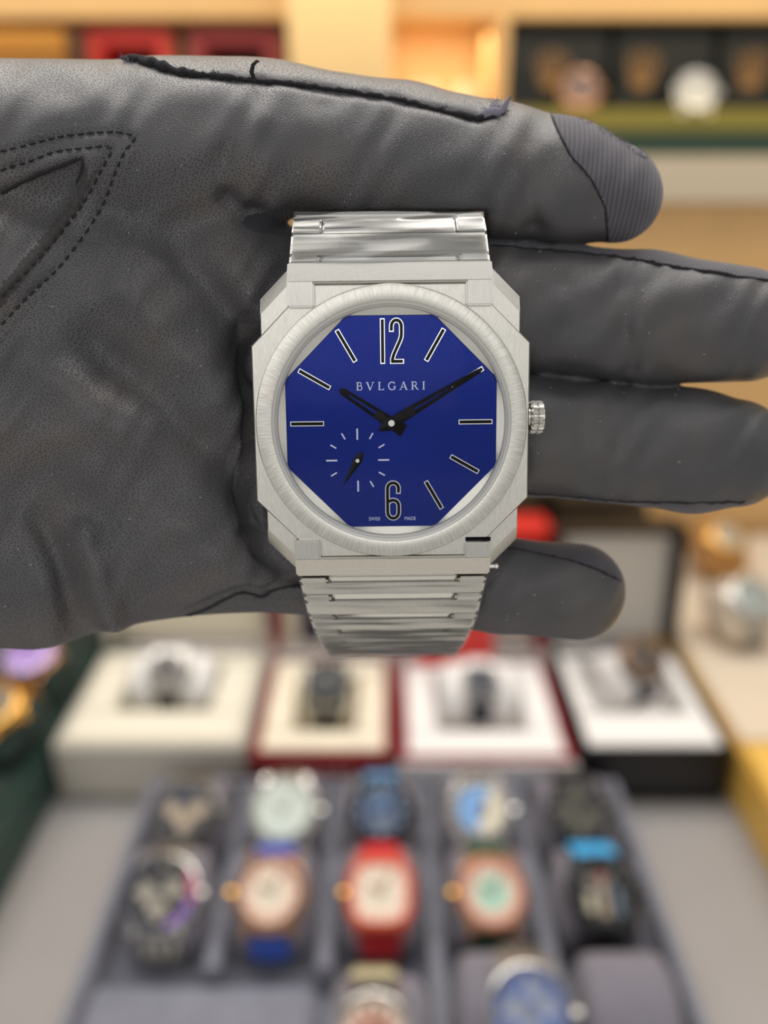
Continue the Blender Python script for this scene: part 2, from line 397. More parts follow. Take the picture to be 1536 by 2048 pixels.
# hour and minute hands, skeleton: two faceted rails and a solid boss
def hand(name, vec, wb, wt, tail, slot, z, wtail):
    L = vec.length; d = vec.normalized(); nn = Vector((-d.y, d.x))
    P = lambda u, v: d * u + nn * v
    m = MB()
    def W(u): return wb + (wt - wb) * max(0, u) / L
    s0, s1, sw0, sw1 = slot
    # boss with pentagonal tail
    boss = [P(-tail, wtail * 0.75), P(-tail * 0.35, -0 + wb * 1.0), P(s0, W(s0)), P(s0, -W(s0)), P(-tail * 0.35, -wb), P(-tail, -wtail * 0.75)]
    if wtail < 3: boss = [P(-tail, 0)] + boss[1:5]
    n = len(boss)
    m.loft([[(p.x, p.y, z) for p in boss], [(p.x, p.y, z + 2) for p in boss]], True, False)
    k = len(m.v); m.v.append((0, 0, z + 5.5)); b0 = k - n
    for i in range(n): m.f.append((b0 + i, b0 + (i + 1) % n, k)); m.mi.append(0)
    for sgn in (1, -1):
        rail = [[P(s0 - 1, sgn * W(s0)), P(s0 - 1, sgn * sw0)], [P(s1, sgn * W(s1)), P(s1, sgn * sw1)]]
        rings = []
        for o_, i_ in rail:
            mid = (o_ + i_) / 2
            rings.append([(o_.x, o_.y, z), (o_.x, o_.y, z + 2), (mid.x, mid.y, z + 3.6), (i_.x, i_.y, z + 2), (i_.x, i_.y, z)])
        m.loft(rings)
    tip = [P(s1 - 1, W(s1)), P(L - 8, W(L - 8)), P(L, 0), P(L - 8, -W(L - 8)), P(s1 - 1, -W(s1))]
    m.loft([[(p.x, p.y, z) for p in tip], [(p.x, p.y, z + 2) for p in tip]], True, False)
    k = len(m.v); q = P((s1 + L) / 2, 0); m.v.append((q.x, q.y, z + 4))
    for i in range(5): m.f.append((k - 5 + i, k - 5 + (i + 1) % 5, k)); m.mi.append(0)
    return wpart(m, name, M_BLACK, angle=8)
hand('hour_hand', Vector((-105, 69)), 11.5, 6.8, 30, (38, 104, 3.6, 1.6), ZD + 11, 18)
hand('minute_hand', Vector((184, 106)), 12, 4.2, 31, (54, 150, 2.4, 0.8), ZD + 17, 2)
m = MB(); m.lathe([(7, ZD + 18), (7, ZD + 25), (6.2, ZD + 26), (3, ZD + 26), (2.6, ZD + 25), (0.1, ZD + 25)], 28); m.lathe([(3, ZD - 2), (3, ZD + 19)], 12)
wpart(m, 'hand_cap', M_EDGE)
# brand lettering: serif capitals as flat print
def letters(word, height, adv_scale=1.0):
    T, t, sh = 0.17, 0.085, 0.075
    m = MB(); x = 0.0
    def st(p, wd): m.ribbon([((x + a) * height, b * height) for a, b in p], wd * height, ZD - 0.5, ZD + 0.5)
    def serif(cx, y, ln=0.34): st([(cx - ln / 2, y), (cx + ln / 2, y)], sh)
    for ch in word:
        if ch == 'B':
            st([(0.16, 0), (0.16, 1)], T); serif(0.12, 0.035, .24); serif(0.12, 0.965, .24)
            st([(0.16, 0.96), (0.42, 0.96)] + arc(0.42, 0.755, 0.2, 90, -90, 8) + [(0.16, 0.555)], 0.10)
            st([(0.16, 0.535), (0.45, 0.535)] + arc(0.45, 0.29, 0.25, 90, -90, 8) + [(0.16, 0.04)], 0.11); adv = 0.98
        elif ch == 'V':
            st([(0.08, 1), (0.46, 0)], T); st([(0.82, 1), (0.46, 0)], t); serif(0.08, .965); serif(0.82, .965, .28); adv = 1.16
        elif ch == 'L':
            st([(0.16, 0), (0.16, 1)], T); serif(0.16, .965); serif(0.1, .035, .2); st([(0.16, 0.04), (0.66, 0.04)], 0.085); st([(0.66, 0), (0.7, 0.24)], t); adv = 0.94
        elif ch == 'G':
            st(arc(0.5, 0.5, 0.42, 45, 315, 20, 0.46), 0.13); st([(0.82, 0.08), (0.82, 0.44)], T); serif(0.82, .44); st([(0.80, 0.97), (0.80, 0.74)], t); adv = 1.18
        elif ch == 'A':
            st([(0.08, 0), (0.46, 1)], t); st([(0.84, 0), (0.46, 1)], T); st([(0.22, .34), (0.7, .34)], t); serif(0.08, .035, .28); serif(0.84, .035); adv = 1.14
        elif ch == 'R':
            st([(0.16, 0), (0.16, 1)], T); serif(0.16, .035); serif(0.12, .965, .24)
            st([(0.16, 0.96), (0.42, 0.96)] + arc(0.42, 0.73, 0.225, 90, -90, 8) + [(0.16, 0.505)], 0.10); st([(0.42, 0.5), (0.82, 0.0)], 0.15); serif(.84, .035, .2); adv = 1.10
        elif ch == 'I':
            st([(0.16, 0), (0.16, 1)], T); serif(0.16, .035); serif(0.16, .965); adv = 0.4
        x += adv * adv_scale + 0.27
    return m, (x - 0.27) * height
m, wd = letters('BVLGARI', 16.5)
wpart(m, 'brand_lettering', M_PRINT, dial, offset=(-wd / 2, 66, 0))
print('lettering width', wd)
for word, cx in (('SWISS', -37), ('MADE', 37)):
    fc = bpy.data.curves.new('text', 'FONT'); fc.body = word; fc.size = 10.5; fc.align_x = 'CENTER'; fc.extrude = 0.15
    fo = bpy.data.objects.new('text', fc); COL.objects.link(fo); bpy.context.view_layer.update()
    tm = bpy.data.meshes.new_from_object(fo.evaluated_get(bpy.context.evaluated_depsgraph_get()))
    tm.transform(Matrix.Scale(U, 4) @ Matrix.Translation((cx, -202, ZD + 0.4)) @ Matrix.Diagonal((0.85, 1, 1, 1)))
    bpy.data.objects.remove(fo); bpy.data.curves.remove(fc); tm.materials.clear(); tm.materials.append(M_PRINT)
    to = bpy.data.objects.new('origin_lettering', tm); COL.objects.link(to); to.parent = dial
m = MB(); m.lathe([(0.01, -5), (232, -5), (235.5, -6), (235.5, -9), (232, -10), (0.01, -10)], 96)
wpart(m, 'crystal', M_CRYSTAL)
# crown
m = MB(); fl = lambda i, n, z: 1.0 - (0.11 if (i // 3) % 2 else 0.0) if 284 < z < 308 else 1.0
m.lathe([(0.1, 276), (20, 276), (20, 283), (28, 283.5), (32, 285), (34, 288), (34, 295), (31, 296), (31, 298), (34, 299), (34, 306), (32, 310), (27, 312.5), (0.1, 313)], 96, cx=7, cy=-46, axis='x', mod=fl)
wpart(m, 'crown', M_BRUSHY, angle=30)

# bracelet: a closed loop of links around the fingers, path in the hand frame (up, toward camera)
LOOP = [(318, 10), (394, -27), (440, -58), (466, -150), (458, -280), (400, -390), (300, -455), (180, -500), (50, -520), (-80, -525), (-210, -520), (-330, -505), (-430, -470), (-500, -410), (-519, -345), (-511, -276), (-472, -203), (-402, -138), (-316, -93)]
HW = [201, 199, 197, 186, 175, 165, 157, 150, 145, 142, 140, 140, 140, 140, 143, 150, 164, 184, 199]
def refine(P, W, keep):
    p2, w2 = [P[0]], [W[0]]
    for i in range(len(P) - 1):
        if i not in keep:
            a = P[max(i - 1, 0)]; b, c = P[i], P[i + 1]; d = P[min(i + 2, len(P) - 1)]
            p2.append(tuple(-0.0625 * a[k] + 0.5625 * b[k] + 0.5625 * c[k] - 0.0625 * d[k] for k in (0, 1))); w2.append((W[i] + W[i + 1]) / 2)
        p2.append(P[i + 1]); w2.append(W[i + 1])
    return p2, w2
LOOP, HW = refine(LOOP, HW, (0, 1))
ct, stn = math.cos(TILT), math.sin(TILT)
def loc2(p): y, z = p; return (y * ct + z * stn, -y * stn + z * ct)     # hand frame -> watch frame
J = [loc2(p) for p in LOOP]
bracelet = empty('bracelet', Matrix.Identity(4), parent=watch)
bracelet['label'] = 'tapering steel bracelet of H-shaped links'
def link(i, j, flip):
    """one H-shaped link from joint i to joint j: full plate, two side legs, recessed polished bar between the legs"""
    (y0, z0), (y1, z1) = J[i], J[j]; L = math.hypot(y1 - y0, z1 - z0)
    du = ((y1 - y0) / L, (z1 - z0) / L); nu = (du[1], -du[0])
    mid = ((y0 + y1) / 2 , (z0 + z1) / 2)
    if nu[0] * (mid[0]) + nu[1] * (mid[1] + 260) < 0: nu = (-nu[0], -nu[1])
    m = MB()
    def blk(u0, u1, f0, f1, h0, h1, mi=0):
        c = []
        for h in (h0, h1):
            for (u, f) in ((u0, f0), (u0, f1), (u1, f1), (u1, f0)):
                wv = HW[i] + (HW[j] - HW[i]) * u; q = 3 if h == h1 else 0
                c.append((f * wv, y0 + du[0] * u * L + nu[0] * h, z0 + du[1] * u * L + nu[1] * h))
        m.hexa(c, mi)
    leg = 0.85 if i == 1 else min(0.34, 27 / L); g_ = 1.2 / L
    blk(leg, 1.0 - g_, -1, 1, -26, 0); blk(g_, leg + 0.01, -1, -0.70, -26, 0); blk(g_, leg + 0.01, 0.70, 1, -26, 0)
    blk(-0.08, leg - g_, -0.685, 0.685, -24, -2 if i == 1 else -6, 0 if i == 1 else 1)
    blk(-0.1, 0.1, -0.6, 0.6, -30, -20, 1)
    wpart(m, 'link', [M_BRUSHY, M_POLISH], bracelet, bevel=1.6)
n = len(J)
for i in range(0, 14): link(i, i + 1, 1)
for i in range(n - 1, 14, -1): link(i, i - 1, -1)
# end links at the case
for s, nm in ((1, 0), (-1, 1)):
    m = MB(); hw = 203
    prof = [(s * 272, -14), (s * 276, -9), (s * 319, -36 if s > 0 else -34), (s * 320, -66), (s * 272, -66)]
    rings = [[(x, y, z) for y, z in prof] for x in (-hw, hw)]
    m.loft(rings)
    for x0, x1 in ((-203, -149), (149, 203)):
        e = 229 if s > 0 else -238
        if s < 0 and x0 > 0: e = -246
        y0, y1 = sorted((e, s * 281))
        m.hexa([(x0, y0, -66), (x1, y0, -66), (x1, y1, -66), (x0, y1, -66), (x0, y0, -11), (x1, y0, -11), (x1, y1, -10), (x0, y1, -10)])
    wpart(m, 'end_link', M_BRUSHY, bevel=2.0)
m = MB(); m.box(151, 203, -245.5, -237, -22, -20.3); wpart(m, 'painted_slot_shade', M_BLACK)['label'] = 'black plate painting in the slot shade above the lower right link leg'  # thin black plate on the case, stands in for the shade of a slot
m = MB(); m.lathe([(0.1, 170), (4.2, 170), (4.2, 216), (3, 217), (5.5, 217), (5.5, 222), (4, 224), (0.1, 224)], 20, cx=-306, cy=-50, axis='x'); wpart(m, 'spring_bar', M_POLISH)
# protective film on the links
def film(idx, off, seed, f=1.0, nx=40, ns=8):
    rnd = random.Random(seed); m = MB(); rows = []
    P = [np.array(J[i]) for i in idx]; Wd = [HW[i] for i in idx]
    ph = [rnd.uniform(0, 6) for _ in range(6)]
    for k in range((len(P) - 1) * ns + 1):
        a = min(k // ns, len(P) - 2); t = k / ns - a
        p = P[a] * (1 - t) + P[a + 1] * t; wv = Wd[a] * (1 - t) + Wd[a + 1] * t
        d = P[a + 1] - P[a]; d /= np.linalg.norm(d); nu = np.array((d[1], -d[0]))
        if nu[1] < 0 and abs(nu[1]) > 0.1: nu = -nu
        row = []
        for i in range(nx + 1):
            x = -1 + 2 * i / nx
            h = off + 1.1 * math.sin(x * 2.2 + ph[0] + k * 0.5) + 0.8 * math.sin(x * 5 + ph[1] - k * 0.9) + 2.2 * max(0, math.sin(k * 1.57 + ph[2] + 0.5 * x)) ** 6
            row.append((x * wv * f, p[0] + nu[0] * h, p[1] + nu[1] * h))
        rows.append(row)
    m.loft(rows, False, False, closed=False)
    o = wpart(m, 'protective_film', M_FILM, angle=60); o['label'] = 'clear wrinkled protective film'
    return o
film([0, 1, 2], 6, 3, 0.99)
film([n - 1 - i for i in range(8)], 5, 5, 1.0)

# ------------------------------------------------------------------ the gloved hand
H_ = 7.0
GX0, GX1, GY0, GY1, GZ0, GZ1 = -1110, 1630, -170, 1400, -450, 180
gx = np.arange(GX0, GX1, H_, dtype=np.float32); gy = np.arange(GY0, GY1, H_, dtype=np.float32); gz = np.arange(GZ0, GZ1, H_, dtype=np.float32)
X, Y, Z = gx[:, None, None], gy[None, :, None], gz[None, None, :]
def cone(p, q, ks):
    """distance to a tapered limb between joints p and q = (x, y, z, radius), flattened in z by ks"""
    ax, ay, az, ra = p; bx, by, bz, rb = q
    dx, dy, dz = bx - ax, by - ay, (bz - az) * ks; L2 = dx * dx + dy * dy + dz * dz
    t = ((X - ax) * dx + (Y - ay) * dy + (Z - az) * ks * dz) / L2
    t = np.clip(t, 0, 1)
    return (np.sqrt((X - ax - t * dx) ** 2 + (Y - ay - t * dy) ** 2 + ((Z - az) * ks - t * dz) ** 2) - (ra + (rb - ra) * t)).astype(np.float32)
def smin(a, b, k):
    h = np.clip(0.5 + 0.5 * (b - a) / k, 0, 1)
    return (b + (a - b) * h - k * h * (1 - h)).astype(np.float32)
def limb(js, ks, k=20):
    d = None
    for i in range(len(js) - 1):
        e = cone(js[i], js[i + 1], ks); d = e if d is None else smin(d, e, k)
    return d
FING = {
 'index': ([(330, 275, -150, 152), (560, 276, -160, 149), (800, 306, -172, 143), (1000, 341, -185, 136), (1130, 362, -192, 126), (1224, 384, -198, 103)], 1.25),
 'middle': ([(350, 570, -185, 138), (600, 604, -195, 136), (1000, 612, -198, 133), (1300, 636, -200, 133), (1490, 648, -206, 116)], 1.25),
 'ring': ([(350, 840, -200, 134), (700, 862, -205, 123), (1060, 868, -205, 122), (1390, 902, -205, 122), (1474, 906, -210, 108)], 1.25),
 'little': ([(350, 1095, -215, 118), (700, 1145, -250, 92), (1000, 1170, -246, 94), (1155, 1184, -244, 97)], 1.2)}
palm = cone((480, 272, -150, 150), (-150, 280, -160, 166), 1.1)
palm = smin(palm, cone((-150, 280, -160, 166), (-860, 470, -220, 190), 1.1), 60)
palm = smin(palm, cone((450, 560, -195, 150), (-150, 540, -190, 190), 1.1), 90)
palm = smin(palm, cone((440, 830, -205, 145), (-120, 820, -200, 200), 1.1), 150)
palm = smin(palm, cone((440, 1085, -215, 126), (60, 1140, -212, 150), 1.1), 170)
palm = smin(palm, cone((60, 1140, -212, 150), (-300, 1120, -215, 190), 1.1), 40)
palm = smin(palm, cone((-300, 1060, -210, 200), (-860, 860, -250, 210), 1.1), 90)
palm = smin(palm, cone((-300, 700, -190, 230), (-860, 660, -240, 220), 1.1), 120)
palm = smin(palm, cone((-60, 520, -105, 120), (-420, 430, -60, 200), 1.0), 110)      # ball of the thumb
thumb = smin(cone((-420, 420, -70, 190), (-520, 60, 20, 140), 1.0), cone((-520, 60, 20, 140), (-500, -10, 40, 118), 1.0), 40)
palm = smin(palm, thumb, 90)
fd = {}
body = None
for nm, (js, ks) in FING.items():
    d = limb(js, ks); fd[nm] = d
    e = smin(palm, d, 46); body = e if body is None else np.minimum(body, e)
# true position of every sample: the hand is pressed by the bracelet and the case back
SCL = (F - Z) / F
TX = (X - WX) * SCL + (WX - 768) * (SCL - 1); TY = (WY - Y) * SCL + (1024 - WY) * (SCL - 1)
def seg2(py, pz, a, b):
    dy, dz = b[0] - a[0], b[1] - a[1]
    t = np.clip(((py - a[0]) * dy + (pz - a[1]) * dz) / (dy * dy + dz * dz), 0, 1)
    return np.sqrt((py - a[0] - t * dy) ** 2 + (pz - a[1] - t * dz) ** 2)
TY2, TZ2 = TY[0], np.broadcast_to(Z[0], TY[0].shape)
slab = None
for i in range(len(LOOP) - 1):
    s_ = seg2(TY2, TZ2, LOOP[i], LOOP[i + 1]); slab = s_ if slab is None else np.minimum(slab, s_)
hwx = np.abs(TX) - 206
# nothing of the little finger shows outside the lower turn of the bracelet
poly = LOOP; yy, zz = TY2, TZ2; inside = np.zeros(yy.shape, bool); j = len(poly) - 1
for i in range(len(poly)):
    (yi, zi), (yj, zj) = poly[i], poly[j]
    cnd = ((zi > zz) != (zj > zz)) & (yy < (yj - yi) * (zz - zi) / (zj - zi + 1e-9) + yi); inside ^= cnd; j = i
sd = np.where(inside, -slab, slab)
strap = np.maximum(np.broadcast_to(np.maximum(sd - 8, -(sd + 36))[None], body.shape), hwx)
body = np.maximum(body, -strap)
low = np.maximum(-(sd - 2), TY2 + 150)           # positive part carved: outside the loop and low
body = np.maximum(body, -np.maximum(np.maximum(np.broadcast_to(low[None], body.shape), hwx), -1e3))
backz = TY * math.tan(TILT) - 99 / math.cos(TILT)
TYw = TY / math.cos(TILT)
foot = np.maximum(np.maximum(np.abs(TX) - 273, np.abs(TYw) - 324), (np.abs(TX) + np.abs(TYw) - 528) * 0.707)
case_vol = np.maximum(foot, backz - Z)
body = -smin(-body, case_vol, 34)
del strap, case_vol, foot, backz

def surface_nets(Fv):
    S = Fv < 0
    cnt = np.zeros(tuple(n - 1 for n in Fv.shape), np.int8)
    corners = [(a, b, c) for a in (0, 1) for b in (0, 1) for c in (0, 1)]
    nx, ny, nz = cnt.shape
    for a, b, c in corners: cnt += S[a:a + nx, b:b + ny, c:c + nz]
    ijk = np.argwhere((cnt > 0) & (cnt < 8)); idx = np.full(cnt.shape, -1, np.int32)
    idx[tuple(ijk.T)] = np.arange(len(ijk))
    acc = np.zeros((len(ijk), 3), np.float32); k = np.zeros(len(ijk), np.float32)
    for a in corners:
        for ax in range(3):
            if a[ax]: continue
            b = list(a); b[ax] = 1
            fa = Fv[tuple((ijk + a).T)]; fb = Fv[tuple((ijk + b).T)]; mk = (fa < 0) != (fb < 0)
            t = np.where(mk, fa / np.where(mk, fa - fb, 1), 0)
            pt = np.tile(np.array(a, np.float32), (len(ijk), 1)); pt[:, ax] += t
            acc[mk] += pt[mk]; k[mk] += 1
    V = (ijk + acc / k[:, None]) * H_ + np.array([GX0, GY0, GZ0])
    Q = []
    for ax in range(3):
        o1, o2 = [(1, 2), (2, 0), (0, 1)][ax]
        sl0 = [slice(None)] * 3; sl1 = [slice(None)] * 3
        sl0[ax] = slice(0, -1); sl1[ax] = slice(1, None)
        s0, s1 = S[tuple(sl0)], S[tuple(sl1)]
        e = np.argwhere(s0 != s1)
        e = e[(e[:, o1] > 0) & (e[:, o2] > 0) & (e[:, o1] < Fv.shape[o1] - 1) & (e[:, o2] < Fv.shape[o2] - 1)]
        d1 = np.zeros(3, int); d1[o1] = 1; d2 = np.zeros(3, int); d2[o2] = 1
        q = np.stack([idx[tuple((e - d1 - d2).T)], idx[tuple((e - d2).T)], idx[tuple(e.T)], idx[tuple((e - d1).T)]], 1)
        fl_ = ~s0[tuple(e.T)]; q[fl_] = q[fl_][:, ::-1]
        Q.append(q)
    return V, np.concatenate(Q)
HV, HQ = surface_nets(body)
def smooth(V, Q, n):
    e = np.concatenate([Q[:, [0, 1]], Q[:, [1, 2]], Q[:, [2, 3]], Q[:, [3, 0]]])
    for _ in range(n):
        acc = np.zeros_like(V); c = np.zeros(len(V))
        for a, b in ((0, 1), (1, 0)):
            for d in range(3): acc[:, d] += np.bincount(e[:, a], V[e[:, b], d], len(V))
            c += np.bincount(e[:, a], minlength=len(V))
        V = V * 0.4 + 0.6 * acc / np.maximum(c, 1)[:, None]
    return V
HV = smooth(HV, HQ, 3)
def normals(V, Q):
    n = np.cross(V[Q[:, 2]] - V[Q[:, 0]], V[Q[:, 3]] - V[Q[:, 1]]); out = np.zeros_like(V)
    for c in range(4):
        for d in range(3): out[:, d] += np.bincount(Q[:, c], n[:, d], len(V))
    return out / (np.linalg.norm(out, axis=1)[:, None] + 1e-9)
HN = normals(HV, HQ)
if (HN * (HV - HV.mean(0))).sum() < 0: HN = -HN; HQ = HQ[:, ::-1]
print('hand mesh', len(HV), len(HQ))
# ---- folds, seams and the thumb gusset are modelled as relief of the leather
px, py = HV[:, 0], HV[:, 1]
front = np.clip(HN[:, 2] * 1.6, 0, 1)
def segd(x, y, pts):
    best = np.full(x.shape, 1e9)
    for (ax, ay), (bx, by) in zip(pts[:-1], pts[1:]):
        dx, dy = bx - ax, by - ay
        t = np.clip(((x - ax) * dx + (y - ay) * dy) / (dx * dx + dy * dy), 0, 1)
        best = np.minimum(best, np.hypot(x - ax - t * dx, y - ay - t * dy))
    return best
def in_poly(x, y, P):
    r = np.zeros(x.shape, bool); j = len(P) - 1
    for i in range(len(P)):
        (xi, yi), (xj, yj) = P[i], P[j]
        r ^= ((yi > y) != (yj > y)) & (x < (xj - xi) * (y - yi) / (yj - yi + 1e-9) + xi); j = i
    return r
FOLDS = [  # polyline, half width, height (negative is a crease)
 ([(310, 420), (400, 560), (530, 730)], 44, -34), ([(200, 520), (330, 660), (480, 820)], 40, 16), ([(430, 480), (500, 590), (560, 660)], 30, 10),
 ([(110, 640), (300, 790), (520, 1010)], 48, -34), ([(0, 640), (150, 780), (330, 930)], 60, 20),
 ([(60, 860), (240, 970), (440, 1100)], 40, 14), ([(140, 1030), (186, 1140), (240, 1270)], 30, 30),
 ([(60, 990), (128, 1140), (170, 1300)], 34, -26), ([(0, 960), (90, 1120), (110, 1300)], 30, 8),
 ([(480, 180), (455, 300), (440, 430)], 26, -10), ([(540, 170), (520, 300), (560, 400)], 34, 8), ([(430, 380), (480, 425), (520, 430)], 20, -14),
 ([(1075, 235), (1050, 340), (1065, 450)], 20, -9), ([(1000, 230), (985, 330), (1000, 440)], 24, 6), ([(760, 180), (735, 300), (745, 440)], 26, -5), ([(650, 180), (640, 290)], 24, -4),
 ([(1262, 520), (1240, 620), (1262, 740)], 22, -9), ([(1120, 520), (1140, 600), (1110, 720)], 26, -5), ([(1420, 560), (1400, 680)], 30, -4),
 ([(1175, 780), (1160, 860), (1190, 960)], 22, -7), ([(1225, 800), (1238, 900)], 20, -5), ([(1100, 1110), (1080, 1240)], 40, -4),
 ([(520, 1000), (540, 1100), (600, 1160)], 34, -16), ([(470, 1070), (530, 1050)], 12, -8), ([(390, 1080), (470, 1150), (540, 1170)], 28, 8)]
dz = np.zeros(len(HV))
def along(x, y, pts):
    best = np.full(x.shape, 1e9); par = np.zeros(x.shape); n_ = len(pts) - 1
    for i, ((ax, ay), (bx, by)) in enumerate(zip(pts[:-1], pts[1:])):
        dx, dy = bx - ax, by - ay
        t = np.clip(((x - ax) * dx + (y - ay) * dy) / (dx * dx + dy * dy), 0, 1)
        d = np.hypot(x - ax - t * dx, y - ay - t * dy); mk = d < best
        best = np.where(mk, d, best); par = np.where(mk, (i + t) / n_, par)
    return best, par
for pts, wd_, amp in FOLDS:
    d_, t_ = along(px, py, pts); ramp_ = np.clip(t_ / 0.3, 0, 1) * (np.clip((1 - t_) / 0.2, 0, 1) if pts[-1][0] < 480 and pts[-1][1] < 1200 else 1)
    dz += amp * ramp_ * ramp_ * (3 - 2 * ramp_) * np.exp(-(d_ / wd_) ** 2)
dz += -58 * np.exp(-(((px - 560) / 115) ** 2 + ((py - 840) / 230) ** 2))       # hollow of the palm behind the watch
dz += 3.0 * np.sin(px / 31 + 1.7 * np.sin(py / 47)) * np.sin(py / 37 + 1.3 * np.sin(px / 61)) + 2.0 * np.sin((px + py) / 17 + 2 * np.sin(px / 40))
GUSSET = [(-400, 480), (0, 385), (80, 345), (160, 318), (166, 340), (140, 400), (62, 500), (0, 575), (-400, 980)]
VOUT = [(-400, 400), (0, 303), (60, 288), (120, 273), (190, 265), (240, 264), (272, 276), (250, 300), (230, 345), (200, 420), (130, 520), (60, 590), (0, 652), (-400, 1060)]
VIN = [(-400, 440), (0, 341), (60, 322), (110, 303), (170, 296), (222, 294), (205, 335), (170, 400), (130, 455), (75, 520), (0, 598), (-400, 1010)]
gd = segd(px, py, GUSSET + [GUSSET[0]]) * np.where(in_poly(px, py, GUSSET), -1, 1)
dz += -13 / (1 + np.exp(gd / 5.0)) + 5 * np.exp(-((gd - 14) / 14) ** 2)
for P_ in (VOUT, VIN): dz += -4.0 * np.exp(-(segd(px, py, P_) / 6) ** 2)
SEAM_TOP = [(205, 108), (250, 117), (300, 127), (370, 147), (430, 152), (500, 160), (600, 170), (700, 184), (800, 200), (880, 220), (960, 237), (1000, 226)]
SEAM_LOW = [(303, 1261), (355, 1237), (404, 1221), (440, 1203), (476, 1186), (500, 1186), (525, 1192), (545, 1181), (570, 1174), (600, 1172), (640, 1168)]
dz += -9 * np.exp(-(segd(px, py, SEAM_TOP) / 9) ** 2)
dl = segd(px, py, SEAM_LOW); dz += -20 * np.exp(-(dl / 13) ** 2)
ysl = np.interp(px, [p[0] for p in SEAM_LOW], [p[1] for p in SEAM_LOW]); dz += np.where((px > 300) & (px < 660) & (py > ysl), -22 * np.clip((py - ysl) / 20, 0, 1), 0)
HV = HV + HN * (dz * front)[:, None]
HN = normals(HV, HQ)

def to_true(V):
    """pixel-and-depth authoring space to the hand frame in metres"""
    V = np.asarray(V, float); s = (F - V[..., 2]) / F
    return np.stack([(V[..., 0] - 768) * s, (1024 - V[..., 1]) * s, V[..., 2]], -1) * U
bvh = BVHTree.FromPolygons([tuple(v) for v in HV], [tuple(q) for q in HQ])
def on_skin(x, y, lift=0.0):
    h = bvh.ray_cast(Vector((x, y, 400)), Vector((0, 0, -1)))
    return Vector((x, y, h[0].z + lift)) if h[0] is not None else None

hand_root = empty('gloved_hand', HAND, 'hand in a worn black leather glove, fingers spread to the right behind the steel watch', 'hand')
fc_ = HV[HQ].mean(1); cx_, cy_, cz_ = fc_.T
ii = np.clip(((fc_ - [GX0, GY0, GZ0]) / H_).round().astype(int), 0, np.array(body.shape) - 1)
dist = np.stack([fd[k][tuple(ii.T)] for k in ('index', 'middle', 'ring', 'little')], 1); who = dist.argmin(1)
lab = np.zeros(len(HQ), int)
def edge(x, pts): return np.interp(x, [p[0] for p in pts], [p[1] for p in pts])
TIP = [(200, 1092), (222, 1100), (260, 1116), (310, 1141), (345, 1172), (385, 1196), (420, 1211), (490, 1216)]     # (y, x) border of the knitted tip
SM = [(980, 491), (1130, 503), (1250, 516), (1320, 528), (1420, 545), (1600, 570)]
SR = [(1040, 984), (1160, 995), (1252, 1003), (1400, 1005), (1492, 1003), (1600, 995)]
SL = [(1000, 1094), (1035, 1098), (1100, 1112), (1150, 1124), (1200, 1142), (1250, 1168), (1268, 1186), (1300, 1200)]
lab[(who == 0) & (cx_ > edge(cy_, TIP)) & (cy_ < 520)] = 1
lab[(who == 1) & (cx_ > 930) & (cy_ < edge(cx_, SM))] = 2
lab[(who == 2) & (cx_ > 950) & (cy_ > edge(cx_, SR))] = 3
lab[(who == 3) & (cx_ > 900) & (cy_ < edge(cx_, SL))] = 4
lab[(((np.minimum(cx_, 570) - 570) / 86) ** 2 + ((cy_ - 446) / 25) ** 2 < 1) & (cx_ < 930)] = 5
RAW = [(172, 338), (158, 398), (84, 496), (12, 582), (-200, 790)]
lab[(lab == 0) & (cz_ > -180) & (segd(cx_, cy_, RAW) < np.interp(cy_, [338, 400, 560], [4, 11, 15]))] = 6
TRUE = to_true(HV)
def sub(faces, name, m, label=None):
    Q = HQ[faces]; u, inv = np.unique(Q, return_inverse=True); Q = inv.reshape(Q.shape)
    me = bpy.data.meshes.new(name); V = TRUE[u]
    me.vertices.add(len(V)); me.vertices.foreach_set('co', V.astype(np.float32).ravel())
    me.loops.add(Q.size); me.loops.foreach_set('vertex_index', Q[:, ::-1].astype(np.int32).ravel() if FLIP else Q.astype(np.int32).ravel())
    me.polygons.add(len(Q)); me.polygons.foreach_set('loop_start', np.arange(0, Q.size, 4, dtype=np.int32))
    me.update(calc_edges=True); me.validate(); me.polygons.foreach_set('use_smooth', [True] * len(Q)); me.materials.append(m)
    o = bpy.data.objects.new(name, me); COL.objects.link(o); o.parent = hand_root
    if label: o['label'] = label
    return o
FLIP = True           # y points down in authoring space, so the winding turns over
sub(lab == 0, 'leather_shell', M_LEATHER)
sub(lab == 1, 'knit_fingertip', M_KNIT, 'ribbed purple-grey knit tip of the index finger')
sub(lab == 2, 'knit_side_panel', M_KNIT2, 'grey knit strip along the middle finger')
sub(lab == 3, 'knit_side_panel', M_KNIT2, 'grey knit strip under the ring finger')
sub(lab == 4, 'knit_side_panel', M_KNIT2, 'grey knit strip along the little finger')
sub(lab == 6, 'raw_leather_edge', mat('dark_suede', (66, 63, 64), 0.9, noise=(1500, 0.25), bump=(4000, 0.8, 0.0002)), 'dark raw suede edge beside the thumb stitching')
if (lab == 5).any(): sub(lab == 5, 'knit_web', M_WEB, 'dark knit lining between index and middle finger')
